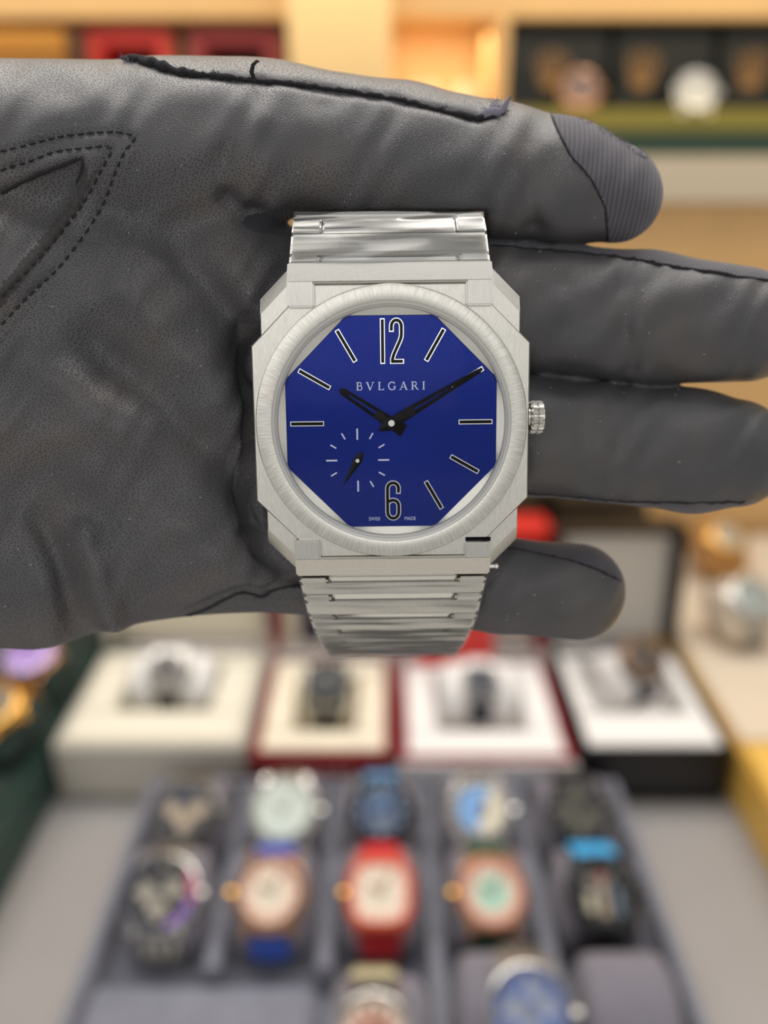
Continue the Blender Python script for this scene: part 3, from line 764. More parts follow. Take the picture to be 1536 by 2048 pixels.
# seams, stitches and frayed threads lying on the leather
def hpart(mb, name, m, **kw): return mb.build(name, m, hand_root, **kw)
def skin_path(pts, step=6, lift=0.0, jit=0.0, smoothn=6):
    P = smooth_path(pts, smoothn); out = []; acc = 0; last = None
    for q in P:
        if last is not None and math.hypot(q[0] - last[0], q[1] - last[1]) < step: continue
        last = q; h = on_skin(q[0] + random.uniform(-jit, jit), q[1] + random.uniform(-jit, jit), lift)
        if h is not None: out.append(h)
    return out
def tru(v): return tuple(to_true(np.array(v)))
def cord(pts, rad, name, m, lift=0.0, jit=0.0, rj=0.0, step=6, n=8, flat=1.0, mx=None, label=None):
    P = skin_path(pts, step, lift, jit, 10)
    rr = [rad(p.x) if callable(rad) else rad for p in P]; rr = [r * (1 + random.uniform(-rj, rj)) * U for r in rr]
    if len(P) < 3: return
    rr[0] *= 0.4; rr[-1] *= 0.4
    mb = MB(); mb.tube([tru(p) for p in P], rr, n, flat=flat); o = hpart(mb, name, m, angle=80)
    if label: o['label'] = label
    return o
cord(SEAM_TOP, lambda x: np.interp(x, [205, 230, 300, 370, 400, 520, 900, 960, 1000], [5, 9, 11, 10, 7, 5.5, 4.5, 7, 8]), 'frayed_seam', M_FRAY, 1, 2.0, 0.35, 5, 10, label='frayed dark seam along the index side')
cord(SEAM_LOW, 5, 'seam_fold', M_THREAD, -2, 0.6, 0.15, label='dark seam at the little finger edge')
cord([(0, 386), (40, 366), (80, 346), (120, 330), (160, 316), (168, 332), (152, 374)], 5.5, 'leather_edge', M_THREAD, -3, 0.8, 0.2, label='dark raw leather edge of the thumb piece')
cord(SM, 4.0, 'side_seam', M_FRAY, 0, 1.6, 0.4, 5, label='worn seam along the middle finger')
cord(SR[:-1], 3.4, 'side_seam', M_THREAD, -1, 1.2, 0.3, 5, label='seam under the ring finger')
cord(SL[:-1], 3.0, 'side_seam', M_THREAD, -1, 0.8, 0.3, 5, label='seam along the little finger')
cord([(x, y) for y, x in TIP][0:], 2.6, 'side_seam', M_THREAD, 0, 1.0, 0.3, 5, label='border of the knitted fingertip')
st_mesh = None
for P_ in (VOUT, VIN):
    Pt = smooth_path([p for p in P_ if p[0] > -60], 40); last = Pt[0]; segs = [Pt[0]]
    for q in Pt:
        if math.hypot(q[0] - last[0], q[1] - last[1]) >= (14.0 if len(segs) % 2 else 4.5): segs.append(q); last = q
    for a, b in zip(segs[0::2], segs[1::2]):
        pa, pb = on_skin(*a, 1.0), on_skin(*b, 1.0)
        if pa is None or pb is None or pa.x < -30: continue
        mid = (pa + pb) / 2 + Vector((0, 0, 2.2))
        mb = MB(); mb.tube([tru(p) for p in (pa - Vector((0, 0, 3)), pa * 0.7 + pb * 0.3 + Vector((0, 0, 1.8)), mid, pa * 0.3 + pb * 0.7 + Vector((0, 0, 1.8)), pb - Vector((0, 0, 3)))], [1.0 * U, 1.8 * U, 2.1 * U, 1.8 * U, 1.0 * U], 6)
        hpart(mb, 'stitch', M_THREAD, angle=80)
# torn flap and lint
def threads(name, spots, m, n, ln, rad, label):
    mb = MB()
    for _ in range(n):
        x, y, sp_ = random.choice(spots); x += random.uniform(-sp_, sp_); y += random.uniform(-sp_, sp_) * 0.4
        p = on_skin(x, y, 1)
        if p is None: continue
        a = random.uniform(0, 6.28); L = ln * random.uniform(0.5, 1.3); c = random.uniform(-1.2, 1.2)
        pts = []
        for k in range(6):
            t = k / 5; pts.append(tru(p + Vector((math.cos(a + c * t) * L * t, -abs(math.sin(a + c * t)) * L * t, 6 * t))))
        mb.tube(pts, [rad * U * (1 - 0.5 * k / 5) for k in range(6)], 4)
    if mb.v:
        o = hpart(mb, name, m, angle=80); o['label'] = label; o['kind'] = 'stuff'
threads('loose_threads', [(215, 112, 12), (235, 116, 14), (260, 122, 14)], M_FRAYL, 40, 14, 0.7, 'pale lint fraying from the seam start')
threads('loose_threads', [(985, 228, 18), (1005, 222, 14)], M_FRAYL, 40, 26, 0.8, 'pale torn threads at the end of the seam')
threads('loose_threads', [(x, y, 10) for x, y in SEAM_TOP[2:]], M_FRAY, 90, 11, 0.7, 'short dark fibres along the frayed seam')
threads('knit_fuzz', [(1170 + 11 * i, 237 + 7.0 * i, 6) for i in range(12)], M_FRAYL, 120, 9, 0.6, 'fuzz on the knitted fingertip')
p = on_skin(985, 232)
mb = MB(); b0 = on_skin(958, 236, 2); b1 = on_skin(1000, 226, 2)
q = [b0, (b0 + b1) / 2 + Vector((0, -8, 10)), b1 + Vector((4, -6, 14)), b1 + Vector((20, -34, 22))]
mb.tube([tru(v) for v in smooth_path([tuple(v) for v in q], 4)], [5 * U, 9 * U, 8 * U, 10 * U, 9 * U, 8 * U, 10 * U, 8 * U, 7 * U, 6 * U, 5 * U, 3 * U, 2 * U], 8, flat=0.4)
hpart(mb, 'torn_flap', M_FRAYL, angle=80)['label'] = 'torn lilac flap of seam lining'
mb = MB(); p = on_skin(508, 158, 2); mb.tube([tru(p + Vector(v)) for v in ((0, 0, 0), (-5, -14, 6), (-2, -28, 10), (6, -36, 10), (10, -34, 8))], [4 * U, 5 * U, 4 * U, 3 * U, 2 * U], 7)
hpart(mb, 'loose_thread', M_FRAY, angle=80)
mb = MB(); rr = random.Random(3)
for _ in range(150):
    x, y = rr.uniform(0, 1500), rr.uniform(120, 1280); p = on_skin(x, y, 0.6)
    if p is None or p.z < -200: continue
    a = rr.uniform(0, 6.28); L = rr.uniform(1.5, 6)
    mb.tube([tru(p), tru(p + Vector((math.cos(a) * L / 2, math.sin(a) * L / 2, 1.2))), tru(p + Vector((math.cos(a + .5) * L, math.sin(a + .5) * L, 0)))], 0.55 * U, 4)
o = hpart(mb, 'dust_specks', mat('white_lint', (190, 188, 186), 0.9), angle=80); o['kind'] = 'stuff'

# ------------------------------------------------------------------ the shop behind: tray, cushions and watches (metres)
MM = 0.001
G = lambda rgb, rough=0.35, metal=0.0: mat('tone_%d_%d_%d_%d_%d' % (*rgb, int(rough * 100), int(metal * 10)), rgb, rough, metal)
STL = G((205, 202, 196), 0.22, 1.0); DST = G((120, 116, 110), 0.28, 1.0); BLK = G((18, 18, 20), 0.25); GOLD = G((222, 170, 84), 0.2, 1.0)
ROSE = G((184, 140, 108), 0.24, 1.0); BRZ = G((150, 112, 80), 0.3, 1.0)
def strap_path(ay, az, y):      # point of the wrap-around ellipse
    return (ay * math.sin(y), -az + az * math.cos(y))
def display_watch(label, group, mx, case=STL, bezel=STL, dialm=BLK, ring=None, marker=STL, handm=STL, strap=None, bracelet=False, strap_top=None,
                  shape='round', r=20.0, crown=1, subs=(), subm=None, patch=None, strap_w=11.0, ay=28.0, az=17.0, lugs=True, cut=(0, 360), bridges=None, ph1=1.95, patch2=None):
    """a watch lying face up: origin on the back of the case, z out of the dial, 12 o'clock to +y (millimetres)"""
    root = empty('wristwatch', mx, label, 'watch', group)
    P = lambda mb, nm, ms, **k: mb.build(nm, ms, root, scale=MM, **k)
    sq = {'round': lambda a: 1.0, 'cushion': lambda a: 1.0 / (abs(math.cos(a)) ** 3.2 + abs(math.sin(a)) ** 3.2) ** (1 / 3.2),
          'square': lambda a: 0.92 / (abs(math.cos(a)) ** 9 + abs(math.sin(a)) ** 9) ** (1 / 9)}[shape]
    n = 56; ang = [2 * math.pi * i / n for i in range(n)]
    loop = lambda rr, z, f=sq: [(rr * f(a) * math.cos(a), rr * f(a) * math.sin(a), z) for a in ang]
    m = MB(); m.loft([loop(r * .86, 0.3), loop(r * .99, 2), loop(r, 5), loop(r * .98, 7.2), loop(r * .9, 8)])
    if lugs:
        for sx in (-1, 1):
            for sy in (-1, 1):
                x0, x1 = sorted((sx * strap_w, sx * (strap_w + 3.2)))
                y0, y1, y2 = sy * r * 0.6, sy * r * 1.05, sy * r * 1.24
                prof = [(y0, 2), (y0, 7), (y1, 6.0), (y2, 1.0), (y2, -2.0), (y1, 0)]
                m.loft([[(x, y, z) for y, z in prof] for x in (x0, x1)])
    P(m, 'case', case, bevel=0.3)
    f2 = sq if shape != 'round' else (lambda a: 1.0)
    m = MB(); m.loft([loop(r * .93, 7.6, f2), loop(r * .95, 9, f2), loop(r * .90, 10, f2), loop(r * .80, 10.2, f2), loop(r * .77, 9.2, f2), loop(r * .77, 8, f2)], False, False)
    P(m, 'bezel', bezel)
    m = MB(); rd = r * .78; m.loft([loop(rd, 7.9, f2), loop(rd, 8.6, f2)])
    dl = P(m, 'dial', dialm)
    if ring:
        m = MB(); m.loft([loop(rd * .995, 8.55, f2), loop(rd * .99, 8.85, f2), loop(rd * .62, 8.85, f2), loop(rd * .62, 8.55, f2)], False, False); P(m, 'dial_ring', ring)
    m = MB()
    for i in range(12):
        a = 2 * math.pi * i / 12; ca, sa = math.cos(a), math.sin(a); q = f2(a); r0, r1 = rd * q * .74, rd * q * .93; wv = 0.9 if i % 3 else 1.4
        m.hexa([(r0 * ca + sg * sa * wv, r0 * sa - sg * ca * wv, z) if rr == 0 else (r1 * ca + sg * sa * wv, r1 * sa - sg * ca * wv, z) for z in (8.7, 9.4) for rr, sg in ((0, 1), (1, 1), (1, -1), (0, -1))])
    P(m, 'hour_marker', marker)['kind'] = 'stuff'
    for nm, a, L, wv, z in (('hour_hand', R(150), .5, 1.2, 9.4), ('minute_hand', R(60), .78, .9, 9.8)):
        m = MB(); m.ribbon([(-2.5 * math.cos(a), -2.5 * math.sin(a)), (rd * L * math.cos(a), rd * L * math.sin(a))], [wv, wv * 1.2], z, z + .35); P(m, nm, handm)
    for (x, y, rr) in subs:
        m = MB(); m.lathe([(rr * r, 8.6), (rr * r, 9.1), (rr * r * .86, 9.1), (rr * r * .82, 8.8), (0.01, 8.8)], 28, cx=x * r, cy=y * r); P(m, 'subdial', subm or STL)
    if patch:      # coloured sector of the dial or bezel: (material, start, end, inner, outer)
        for (pm, a0, a1, ri, ro, zz) in patch:
            m = MB(); A = [R(a0 + (a1 - a0) * i / 18) for i in range(19)]
            m.loft([[(ri * r * math.cos(t), ri * r * math.sin(t), zz), (ro * r * math.cos(t), ro * r * math.sin(t), zz), (ro * r * math.cos(t), ro * r * math.sin(t), zz + .3), (ri * r * math.cos(t), ri * r * math.sin(t), zz + .3)] for t in A]); P(m, 'dial_inlay' if zz < 9.5 else 'bezel_insert', pm)
    if bridges:
        for (bm_, x0, x1, y0, y1) in bridges:
            m = MB(); m.box(x0 * r, x1 * r, y0 * r, y1 * r, 8.5, 9.7); P(m, 'bridge', bm_, bevel=0.5)
    if crown:
        m = MB(); m.lathe([(0.1, r * .96), (3.0, r * .96), (3.3, r * 1.02), (3.3, r * 1.15), (2.6, r * 1.19), (0.1, r * 1.19)], 24, cx=0, cy=5, axis='x', mod=lambda i, k, z: 1 - .05 * (i % 2))
        o = P(m, 'crown', GOLD if crown < 0 else case)
        if crown < 0: o.rotation_euler = (0, 0, math.pi)
    # strap or bracelet bending round the cushion
    for sy, nm in ((1, 'upper'), (-1, 'lower')):
        sm = (strap_top if (sy > 0 and strap_top) else strap) or case
        ph0 = math.asin(min(0.97, r * 1.0 / (ay + 1)))
        K = 9; phs = [ph0 + (ph1 - ph0) * k / K for k in range(K + 1)]
        m = MB()
        for k in range(K):
            gap = 0.10 if bracelet else 0.0
            pa, pb = phs[k] + (phs[k + 1] - phs[k]) * gap / 2, phs[k + 1] - (phs[k + 1] - phs[k]) * gap / 2
            for (f0, f1) in (((-1, -.42), (-.36, .36), (.42, 1)) if bracelet else ((-1, 1),)):
                h = 2.6
                if bracelet and f0 == -.36: h = 3.0
                wv0 = strap_w * (1 - .18 * k / K); wv1 = strap_w * (1 - .18 * (k + 1) / K)
                y0, z0 = strap_path(ay, az, pa); y1, z1 = strap_path(ay, az, pb); Y0, Z0 = strap_path(ay + h, az + h, pa); Y1, Z1 = strap_path(ay + h, az + h, pb)
                Z0 += h; Z1 += h
                c = [(f0 * wv0, sy * y0, z0), (f1 * wv0, sy * y0, z0), (f1 * wv1, sy * y1, z1), (f0 * wv1, sy * y1, z1), (f0 * wv0, sy * Y0, Z0), (f1 * wv0, sy * Y0, Z0), (f1 * wv1, sy * Y1, Z1), (f0 * wv1, sy * Y1, Z1)]
                m.hexa(c)
        P(m, ('bracelet' if bracelet else 'strap'), sm, bevel=0.35 if bracelet else 0)
    return root
def cushion(label, group, mx, m_, hw=23.0, ay=27.2, az=16.2, name='watch_cushion', cat='cushion', n_=3.0):
    """padded watch pillow, rounded on all sides"""
    mb = MB(); rings = []; K = 14
    for k in range(K + 1):
        x = -hw + 2 * hw * k / K; t = abs(x) / hw; s_ = max(0.12, (1 - t ** 5) ** .5)
        s_ = 0.80 + 0.20 * s_ if t < 0.999 else 0.70
        ring = []
        for i in range(40):
            a = 2 * math.pi * i / 40; c_, sn = math.cos(a), math.sin(a)
            f = 1.0
            ring.append((x, ay * s_ * c_ * f, -az + az * s_ * sn * (1.0 if sn > 0 else 0.9)))
        rings.append(ring)
    mb.loft(rings)
    o = mb.build(name, m_, None, scale=MM, angle=60); o.matrix_world = mx
    return tag(o, label, cat, group)
def place(x, y, z, tilt=18, yaw=0, roll=0):
    return Matrix.Translation((x, y, z)) @ Matrix.Rotation(R(yaw), 4, 'Z') @ Matrix.Rotation(R(tilt), 4, 'X') @ Matrix.Rotation(R(roll), 4, 'Y')

M_TRAY = mat('tray_velvet', (120, 121, 133), 0.9, noise=(60, 0.10), sheen=0.25)
M_PAD = mat('cushion_velvet', (116, 112, 122), 0.8, noise=(90, 0.06), sheen=0.2)
tray = empty('watch_tray', (0, 0, 0.0006), 'dark grey velvet display tray holding rows of watches on the counter', 'tray')
TX0, TX1, TY0, TY1 = -0.160, 0.160, 0.17, 0.432
m = MB(); m.box(TX0, TX1, TY0, TY1, 0.0, 0.010); m.build('base', M_TRAY, tray, bevel=0.001)
for (a, b, c, d) in ((TX0, TX0 + .006, TY0, TY1), (TX1 - .006, TX1, TY0, TY1), (TX0 + .006, TX1 - .006, TY1 - .006, TY1), (TX0 + .006, TX1 - .006, TY0, TY0 + .006)):
    m = MB(); m.box(a, b, c, d, 0.010, 0.032); m.build('rim', M_TRAY, tray, bevel=0.0015)
FRONT_DY = -0.013
COLX = [-0.122, -0.062, -0.002, 0.059, 0.120]; ROWY = [0.383, 0.322, 0.255]
for i in range(4):
    xm = (COLX[i] + COLX[i + 1]) / 2; m = MB(); m.box(xm - .004, xm + .004, 0.224 if i > 1 else 0.291, TY1 - .006, 0.010, 0.030); m.build('divider', M_TRAY, tray, bevel=0.001)
m = MB(); m.box(TX0 + .006, -0.036, TY0 + .006, 0.287, 0.010, 0.024); m.build('flat_pad', M_TRAY, tray, bevel=0.003)
PZ = 0.0485
GR = 'watches displayed on the grey tray'; GC = 'cushions in the grey tray'
def spot(c, r_, dz=0.0, tilt=32, yaw=0, dx=0): return place(COLX[c] + dx, ROWY[r_], PZ + dz, tilt, yaw)
names5 = ['leftmost', 'second', 'centre', 'fourth', 'rightmost']
for r_ in range(3):
    for c in range(5):
        if r_ == 2 and c < 2: continue
        if r_ == 2 and c == 4: lb = 'empty grey velvet watch cushion in the front row of the tray'
        else: lb = 'grey cushion under the %s watch of the %s tray row' % ((names5[c], 'rear') if r_ == 0 else (names5[c], 'middle') if r_ == 1 else ({2: 'gold clasped', 3: 'blue and silver'}[c], 'front'))
        cushion(lb, GC, (Matrix.Translation((0, FRONT_DY, 0)) if (r_, c) == (2, 2) else Matrix.Identity(4)) @ spot(c, r_), M_PAD)
NAVY = G((26, 32, 56), 0.4); SKY = G((60, 168, 228), 0.5); CREAM = G((230, 220, 198), 0.45); MINT = G((206, 216, 206), 0.4); ORANGE = G((206, 84, 48), 0.35)
REDS = G((196, 34, 40), 0.5); BLUES = G((50, 84, 180), 0.5); GREENS = G((26, 70, 44), 0.5); PINK = G((220, 180, 162), 0.35); PURP = G((140, 96, 190), 0.3); MAG = G((190, 70, 120), 0.3)
LBLUE = G((120, 170, 226), 0.3); CHAR = G((48, 47, 48), 0.35); BROWN = G((66, 46, 38), 0.5); COP = G((178, 104, 76), 0.3, 0.8); DBR = G((48, 36, 30), 0.4)
# rear row
display_watch('dark steel chronograph watch on grey metal bracelet, left end of the rear tray row', GR, spot(0, 0), DST, DST, NAVY, None, STL, STL, bracelet=True, strap=G((168, 156, 142), 0.3, 1.0), subs=((-.38, 0, .24), (.38, 0, .24), (0, -.38, .24)), subm=G((206, 186, 160), 0.3, 0.4))
display_watch('steel watch with a large pale mint dial in the rear tray row', GR, spot(1, 0), STL, STL, MINT, None, MINT, STL, bracelet=True, strap=G((214, 196, 182), 0.25, 1.0), r=21.5)
display_watch('navy blue sports watch with pale blue strap top, centre of the rear tray row', GR, spot(2, 0), CHAR, BLK, G((52, 64, 92), 0.3), None, G((160, 180, 200)), LBLUE, strap=NAVY, strap_top=G((92, 140, 184), 0.5), subs=((0.05, -.3, .3), (0, .35, .2)), subm=G((120, 132, 150), 0.3, 0.6))
display_watch('steel watch with half sky blue dial in the rear tray row', GR, spot(3, 0), STL, STL, G((120, 112, 104), 0.3), None, STL, STL, bracelet=True, r=20, patch=((LBLUE, 60, 260, .1, .70, 9.0), (CREAM, 260, 420, .3, .74, 8.9)), subs=((.4, 0, .2),))
display_watch('black skeleton watch at the right end of the rear tray row', GR, spot(4, 0), BLK, CHAR, G((30, 30, 30), 0.3), None, G((150, 146, 136), 0.3, 0.8), DST, strap=BLK, subs=((0, .36, .22), (-.3, -.1, .26), (.32, -.22, .24), (0, -.45, .2)), subm=G((110, 107, 98), 0.35, 0.8))
# middle row
display_watch('steel chronograph with purple and pink bezel arc in the middle tray row', GR, spot(0, 1), STL, DST, CHAR, None, STL, STL, bracelet=True, strap=STL, r=20.5, subs=((-.36, 0, .24), (.34, .08, .22), (-.02, -.4, .24)), subm=G((190, 182, 168), 0.3, 0.6), patch=((MAG, -12, 35, .78, .93, 10.05), (PURP, -70, -12, .78, .93, 10.05), (G((36, 40, 60)), 100, 290, .78, .93, 10.05)))
display_watch('rose gold watch with cream dial on a blue strap in the tray', GR, spot(1, 1), ROSE, ROSE, CREAM, PINK, CREAM, ROSE, strap=BLUES, r=20.3, crown=-1)
display_watch('orange cushion shaped watch with cream dial and red strap in the tray', GR, spot(2, 1), ORANGE, ORANGE, CREAM, G((240, 214, 196), 0.4), PINK, COP, strap=REDS, shape='cushion', r=18.8, crown=-1)
display_watch('rose gold watch with mint green dial centre on a dark green strap', GR, spot(3, 1), ROSE, G((214, 150, 120), 0.25, 0.9), G((176, 214, 194), 0.35), PINK, PINK, ROSE, strap=GREENS, r=20, crown=-1)
display_watch('black skeleton watch with pale bridges on a bright sky blue strap', GR, spot(4, 1), BLK, BLK, G((38, 40, 40), 0.3), None, DST, STL, strap=BLK, strap_top=SKY, r=20.5, strap_w=13, bridges=((G((206, 198, 176), 0.35, 0.5), -.52, -.28, -.5, .0), (G((176, 160, 140), 0.35, 0.5), -.16, .1, -.62, .3), (G((170, 60, 60), 0.4), -.16, .08, .3, .46), (G((150, 170, 190), 0.25, 0.8), .3, .44, -.6, .1), (G((170, 160, 150), 0.3, 0.7), -.5, -.2, .2, .4)))
# front row
display_watch('steel watch with a pale gold clasp bar on top, front tray row', GR, Matrix.Translation((0, FRONT_DY, 0)) @ spot(2, 2, 0, 32, 0, -0.003), STL, STL, G((232, 206, 190), 0.35), None, ROSE, ROSE, strap=STL, strap_top=G((92, 84, 78), 0.4, 0.6), bracelet=True, r=19, patch=((G((176, 104, 80), .4, .6), 0, 359, .3, .5, 8.9),))
o_ = bpy.data.objects[-1] if False else None
display_watch('steel watch with sparkling blue and silver dial, front tray row', GR, spot(3, 2, 0, 32, 0, 0.010), STL, G((150, 160, 190), 0.15, 1.0), G((120, 140, 200), 0.2, 0.7), None, STL, STL, bracelet=True, r=20.5, subs=((-.35, .05, .26), (.36, .1, .22), (0, -.38, .26), (.05, .42, .18)), subm=G((200, 208, 228), 0.15, 1.0))
# clasp bar on the front steel watch (part of that watch)
fw = [o for o in SC.objects if o.get('label', '').startswith('steel watch with a pale gold clasp')][0]
m = MB(); y, z = strap_path(30.5, 19.5, 1.05); m.box(-12, 12, y - 3, y + 3.5, z - 0.5 + 3, z + 3.4 + 3); m.build('clasp_bar', G((232, 218, 178), 0.35, 0.3), fw, scale=MM, bevel=1.0)

# ------------------------------------------------------------------ open presentation boxes behind the tray
def open_box(label, x0, x1, y0, y1, h, outer, lining, lid_h, lid_lining, band=None, lid_tilt=8, inset=None, lid_panel=None):
    b = empty('presentation_box', ((x0 + x1) / 2, (y0 + y1) / 2, 0.0006), label, 'box', 'open watch boxes behind the tray')
    W, D = (x1 - x0) / 2, (y1 - y0) / 2; t = 0.006
    m = MB(); m.box(-W, W, -D, D, 0, 0.008)
    m.box(-W, -W + t, -D, D, .008, h); m.box(W - t, W, -D, D, .008, h); m.box(-W + t, W - t, -D, -D + t, .008, h); m.box(-W + t, W - t, D - t, D, .008, h)
    m.build('body', outer, b, bevel=0.002)
    iw, i0, i1 = inset or (0.024, -0.030, 0.030)
    m = MB(); z = h + .001
    for (a, c, d, e) in ((-W + t, W - t, -D + t, i0), (-W + t, W - t, i1, D - t), (-W + t, -iw, i0, i1), (iw, W - t, i0, i1)): m.box(a, c, d, e, .010, z)
    m.build('lining', lining, b, bevel=0.0015)
    m = MB(); m.box(-iw, iw, i0, i1, .009, .016); m.build('well_floor', lining, b)
    if band:
        m = MB(); m.box(-W - .001, W + .001, -D - .0025, -D, *band[1]); m.build('front_band', band[0], b, bevel=0.0006)
    lid = empty('lid', Matrix.Translation((0, D, h)) @ Matrix.Rotation(R(-lid_tilt), 4, 'X'), parent=b)
    L, dp = lid_h, 0.026
    m = MB(); m.box(-W, W, 0.0, .006, 0, L); m.box(-W, -W + t, -dp, 0, 0, L); m.box(W - t, W, -dp, 0, 0, L); m.box(-W + t, W - t, -dp, 0, L - t, L)
    lid.location.y += 0.026
    m.build('lid_shell', outer, lid, bevel=0.0015)
    m = MB(); m.box(-W + t + .001, W - t - .001, -.010, -.0005, 0.001, L - t - .001); m.build('lid_lining', lid_lining, lid, bevel=0.003)
    if lid_panel:
        pm, pa, pb, pc, pd = lid_panel; m = MB(); m.box(pa, pb, -.0125, -.010, pc, pd); m.build('lid_panel', pm, lid, bevel=0.0008)
    hz = empty('hinge', (0, 0, 0), parent=b); bpy.data.objects.remove(hz)
    m = MB(); m.lathe([(.0001, -W * .8), (.003, -W * .8), (.003, W * .8), (.0001, W * .8)], 12, cx=D + .004, cy=h - .001, axis='x'); m.build('hinge', STL, b)
    return b
CRM = mat('cream_suede', (236, 226, 204), 0.8, noise=(60, 0.04)); WHT = mat('white_leatherette', (238, 235, 232), 0.6); GREYB = mat('greige_leatherette', (206, 200, 188), 0.6)
REDL = mat('dark_red_leatherette', (140, 26, 30), 0.45); BLKL = mat('black_lacquer_box', (16, 16, 18), 0.3); IVORY = mat('ivory_leatherette', (232, 226, 208), 0.55)
DNAVY = mat('navy_lining', (38, 40, 58), 0.6)
open_box('cream watch box with open lid left of the red box', -0.233, -0.098, 0.447, 0.567, .047, GREYB, IVORY, .095, CRM, inset=(.036, -.021, .039))
b2 = open_box('dark red watch box with cream lining and navy lid panel', -0.093, 0.006, 0.441, 0.562, .044, REDL, CRM, .10, CRM, lid_panel=(DNAVY, -.028, .034, .004, .075), inset=(.024, -.035, .031))
open_box('white watch box with red outer edges behind the tray', 0.0115, 0.132, 0.436, 0.559, .044, mat('red_edged_leatherette', (150, 32, 46), 0.5), WHT, .085, GREYB, band=(WHT, (.010, .043)), inset=(.034, -.031, .037))
open_box('black lacquer watch box with white lining at the right of the row', 0.138, 0.244, 0.443, 0.567, .046, BLKL, WHT, .105, mat('greige_lining', (206, 200, 190), 0.7), lid_tilt=6, inset=(.036, -.021, .051))
# emblem in the navy lid, pale lettering band on the red front
lidb2 = [c for c in b2.children if c.name.startswith('lid')][0]
m = MB(); m.lathe([(.013, .0125), (.013, .0142), (.011, .0148), (.0001, .0148)], 32); o = m.build('lid_emblem', G((150, 178, 180), 0.3, 0.6), lidb2); o.rotation_euler = (R(90), 0, 0); o.location = (0.006, 0, .034)
m = MB()
for i in range(6): m.box(-.022 + i * .0078, -.0185 + i * .0078, -.0636 + .0005, -.0600, .020, .032)
m.build('front_emblem', G((196, 150, 146), 0.5), b2)
GB = 'watches in the open boxes'
def boxed(label, cl, x, y, z, cm, tilt=26, yaw=0, hw=23, **kw):
    mx = place(x, y, z, tilt, yaw); cushion(cl, 'cushions in the open boxes', mx, cm, hw=hw, ay=22.2, az=17.2); display_watch(label, GB, mx, ay=23, az=18, **kw)
boxed('small steel watch with dark brown strap on the pillow of the cream box', 'white pillow standing in the cream watch box', -0.165, 0.515, .062, WHT, 32, 0, 32, case=STL, bezel=STL, dialm=G((52, 40, 36), .3), strap=DBR, strap_top=STL, r=16, strap_w=9)
boxed('black watch on black bracelet in the dark red box', 'cream pillow in the dark red watch box', -0.043, 0.500, .060, CRM, 26, 0, 19.5, case=BLK, bezel=BLK, dialm=G((30, 31, 32), .4), marker=CHAR, handm=CHAR, strap=BLK, strap_top=G((226, 214, 190), .25, .6), bracelet=True, r=16.5, strap_w=12)
boxed('square navy faced watch in the white box', 'wide white pillow in the white watch box', 0.072, 0.500, .062, WHT, 36, 0, 29, case=STL, bezel=G((160, 158, 160), .3, 1.0), dialm=NAVY, strap=G((40, 40, 56), .5), strap_top=WHT, shape='square', r=13, strap_w=9)
boxed('brown dialled watch on a navy strap turned sideways in the black box', 'white pillow in the black lacquer box', 0.196, 0.520, .066, WHT, 30, 26, 23, case=DST, bezel=BRZ, dialm=G((64, 48, 34), .3), strap=G((38, 40, 60), .45), r=18.5)
# red booklet leaning in the white box
m = MB(); m.box(-.031, .031, -.003, .003, 0, .075); o = m.build('booklet', mat('red_card', (206, 50, 44), 0.45), None, bevel=0.001); o.location = (0.057, 0.5475, .0458); o.rotation_euler = (R(-10), 0, 0)
tag(o, 'bright red booklet leaning in the lid of the white box', 'booklet')

# ------------------------------------------------------------------ side display blocks
M_GREEN = mat('green_leatherette', (38, 66, 58), 0.5, noise=(30, 0.06)); M_OAK = mat('honey_oak', (226, 180, 84), 0.45, noise=(18, 0.10)); M_BEIGE = mat('beige_suede', (214, 198, 176), 0.8, noise=(20, 0.03))
gb = empty('display_block', (-0.40, 0.45, 0.0006), 'dark green leather display block at the left edge of the counter', 'display block')
m = MB(); m.box(-.16, .164, -.24, .27, 0, .046); m.build('body', M_GREEN, gb, bevel=0.003)
m = MB(); m.box(-.155, .159, -.235, .265, .046, .050); m.build('top_pad', mat('deep_green_velvet', (28, 46, 40), 0.8), gb, bevel=0.0015)
ob = empty('display_block', (0.42, 0.60, 0.0006), 'honey oak display block with beige top at the right edge of the counter', 'display block')
m = MB(); m.box(-.172, .20, -.36, .19, 0, .046); m.build('body', M_OAK, ob, bevel=0.002)
m = MB(); m.box(-.170, .198, -.15, .188, .046, .050); m.build('top_pad', M_BEIGE, ob, bevel=0.0015)
m = MB(); m.box(-.170, .198, -.356, -.152, .046, .049); m.build('wooden_top', M_OAK, ob)
GS = 'watches on the side display blocks'
def stand_watch(label, clabel, x, y, z, cm, tilt, yaw, az=17.0, **kw):
    mx = place(x, y, z + .001 + az * .0010 + math.hypot(az * math.cos(R(tilt)), 28 * math.sin(R(tilt))) * .001, tilt, yaw); cushion(clabel, 'cushions on the side blocks', mx, cm, az=az - .8); display_watch(label, GS, mx, az=az, **kw)
stand_watch('yellow gold watch on the green block at the left edge', 'dark green cushion under the gold watch', -0.262, 0.440, .0510, mat('green_pad', (30, 50, 44), .8), 16, -14, az=13.0, case=GOLD, bezel=GOLD, dialm=G((120, 104, 80), .3), bracelet=True, strap=GOLD, r=21)
stand_watch('gold watch with purple dial behind the gold one on the green block', 'dark green cushion under the purple dialled watch', -0.264, 0.505, .0510, mat('green_pad', (30, 50, 44), .8), 16, 0, az=13.0, case=ROSE, bezel=G((170, 150, 190), .25, .8), dialm=PURP, bracelet=True, strap=ROSE, r=21)
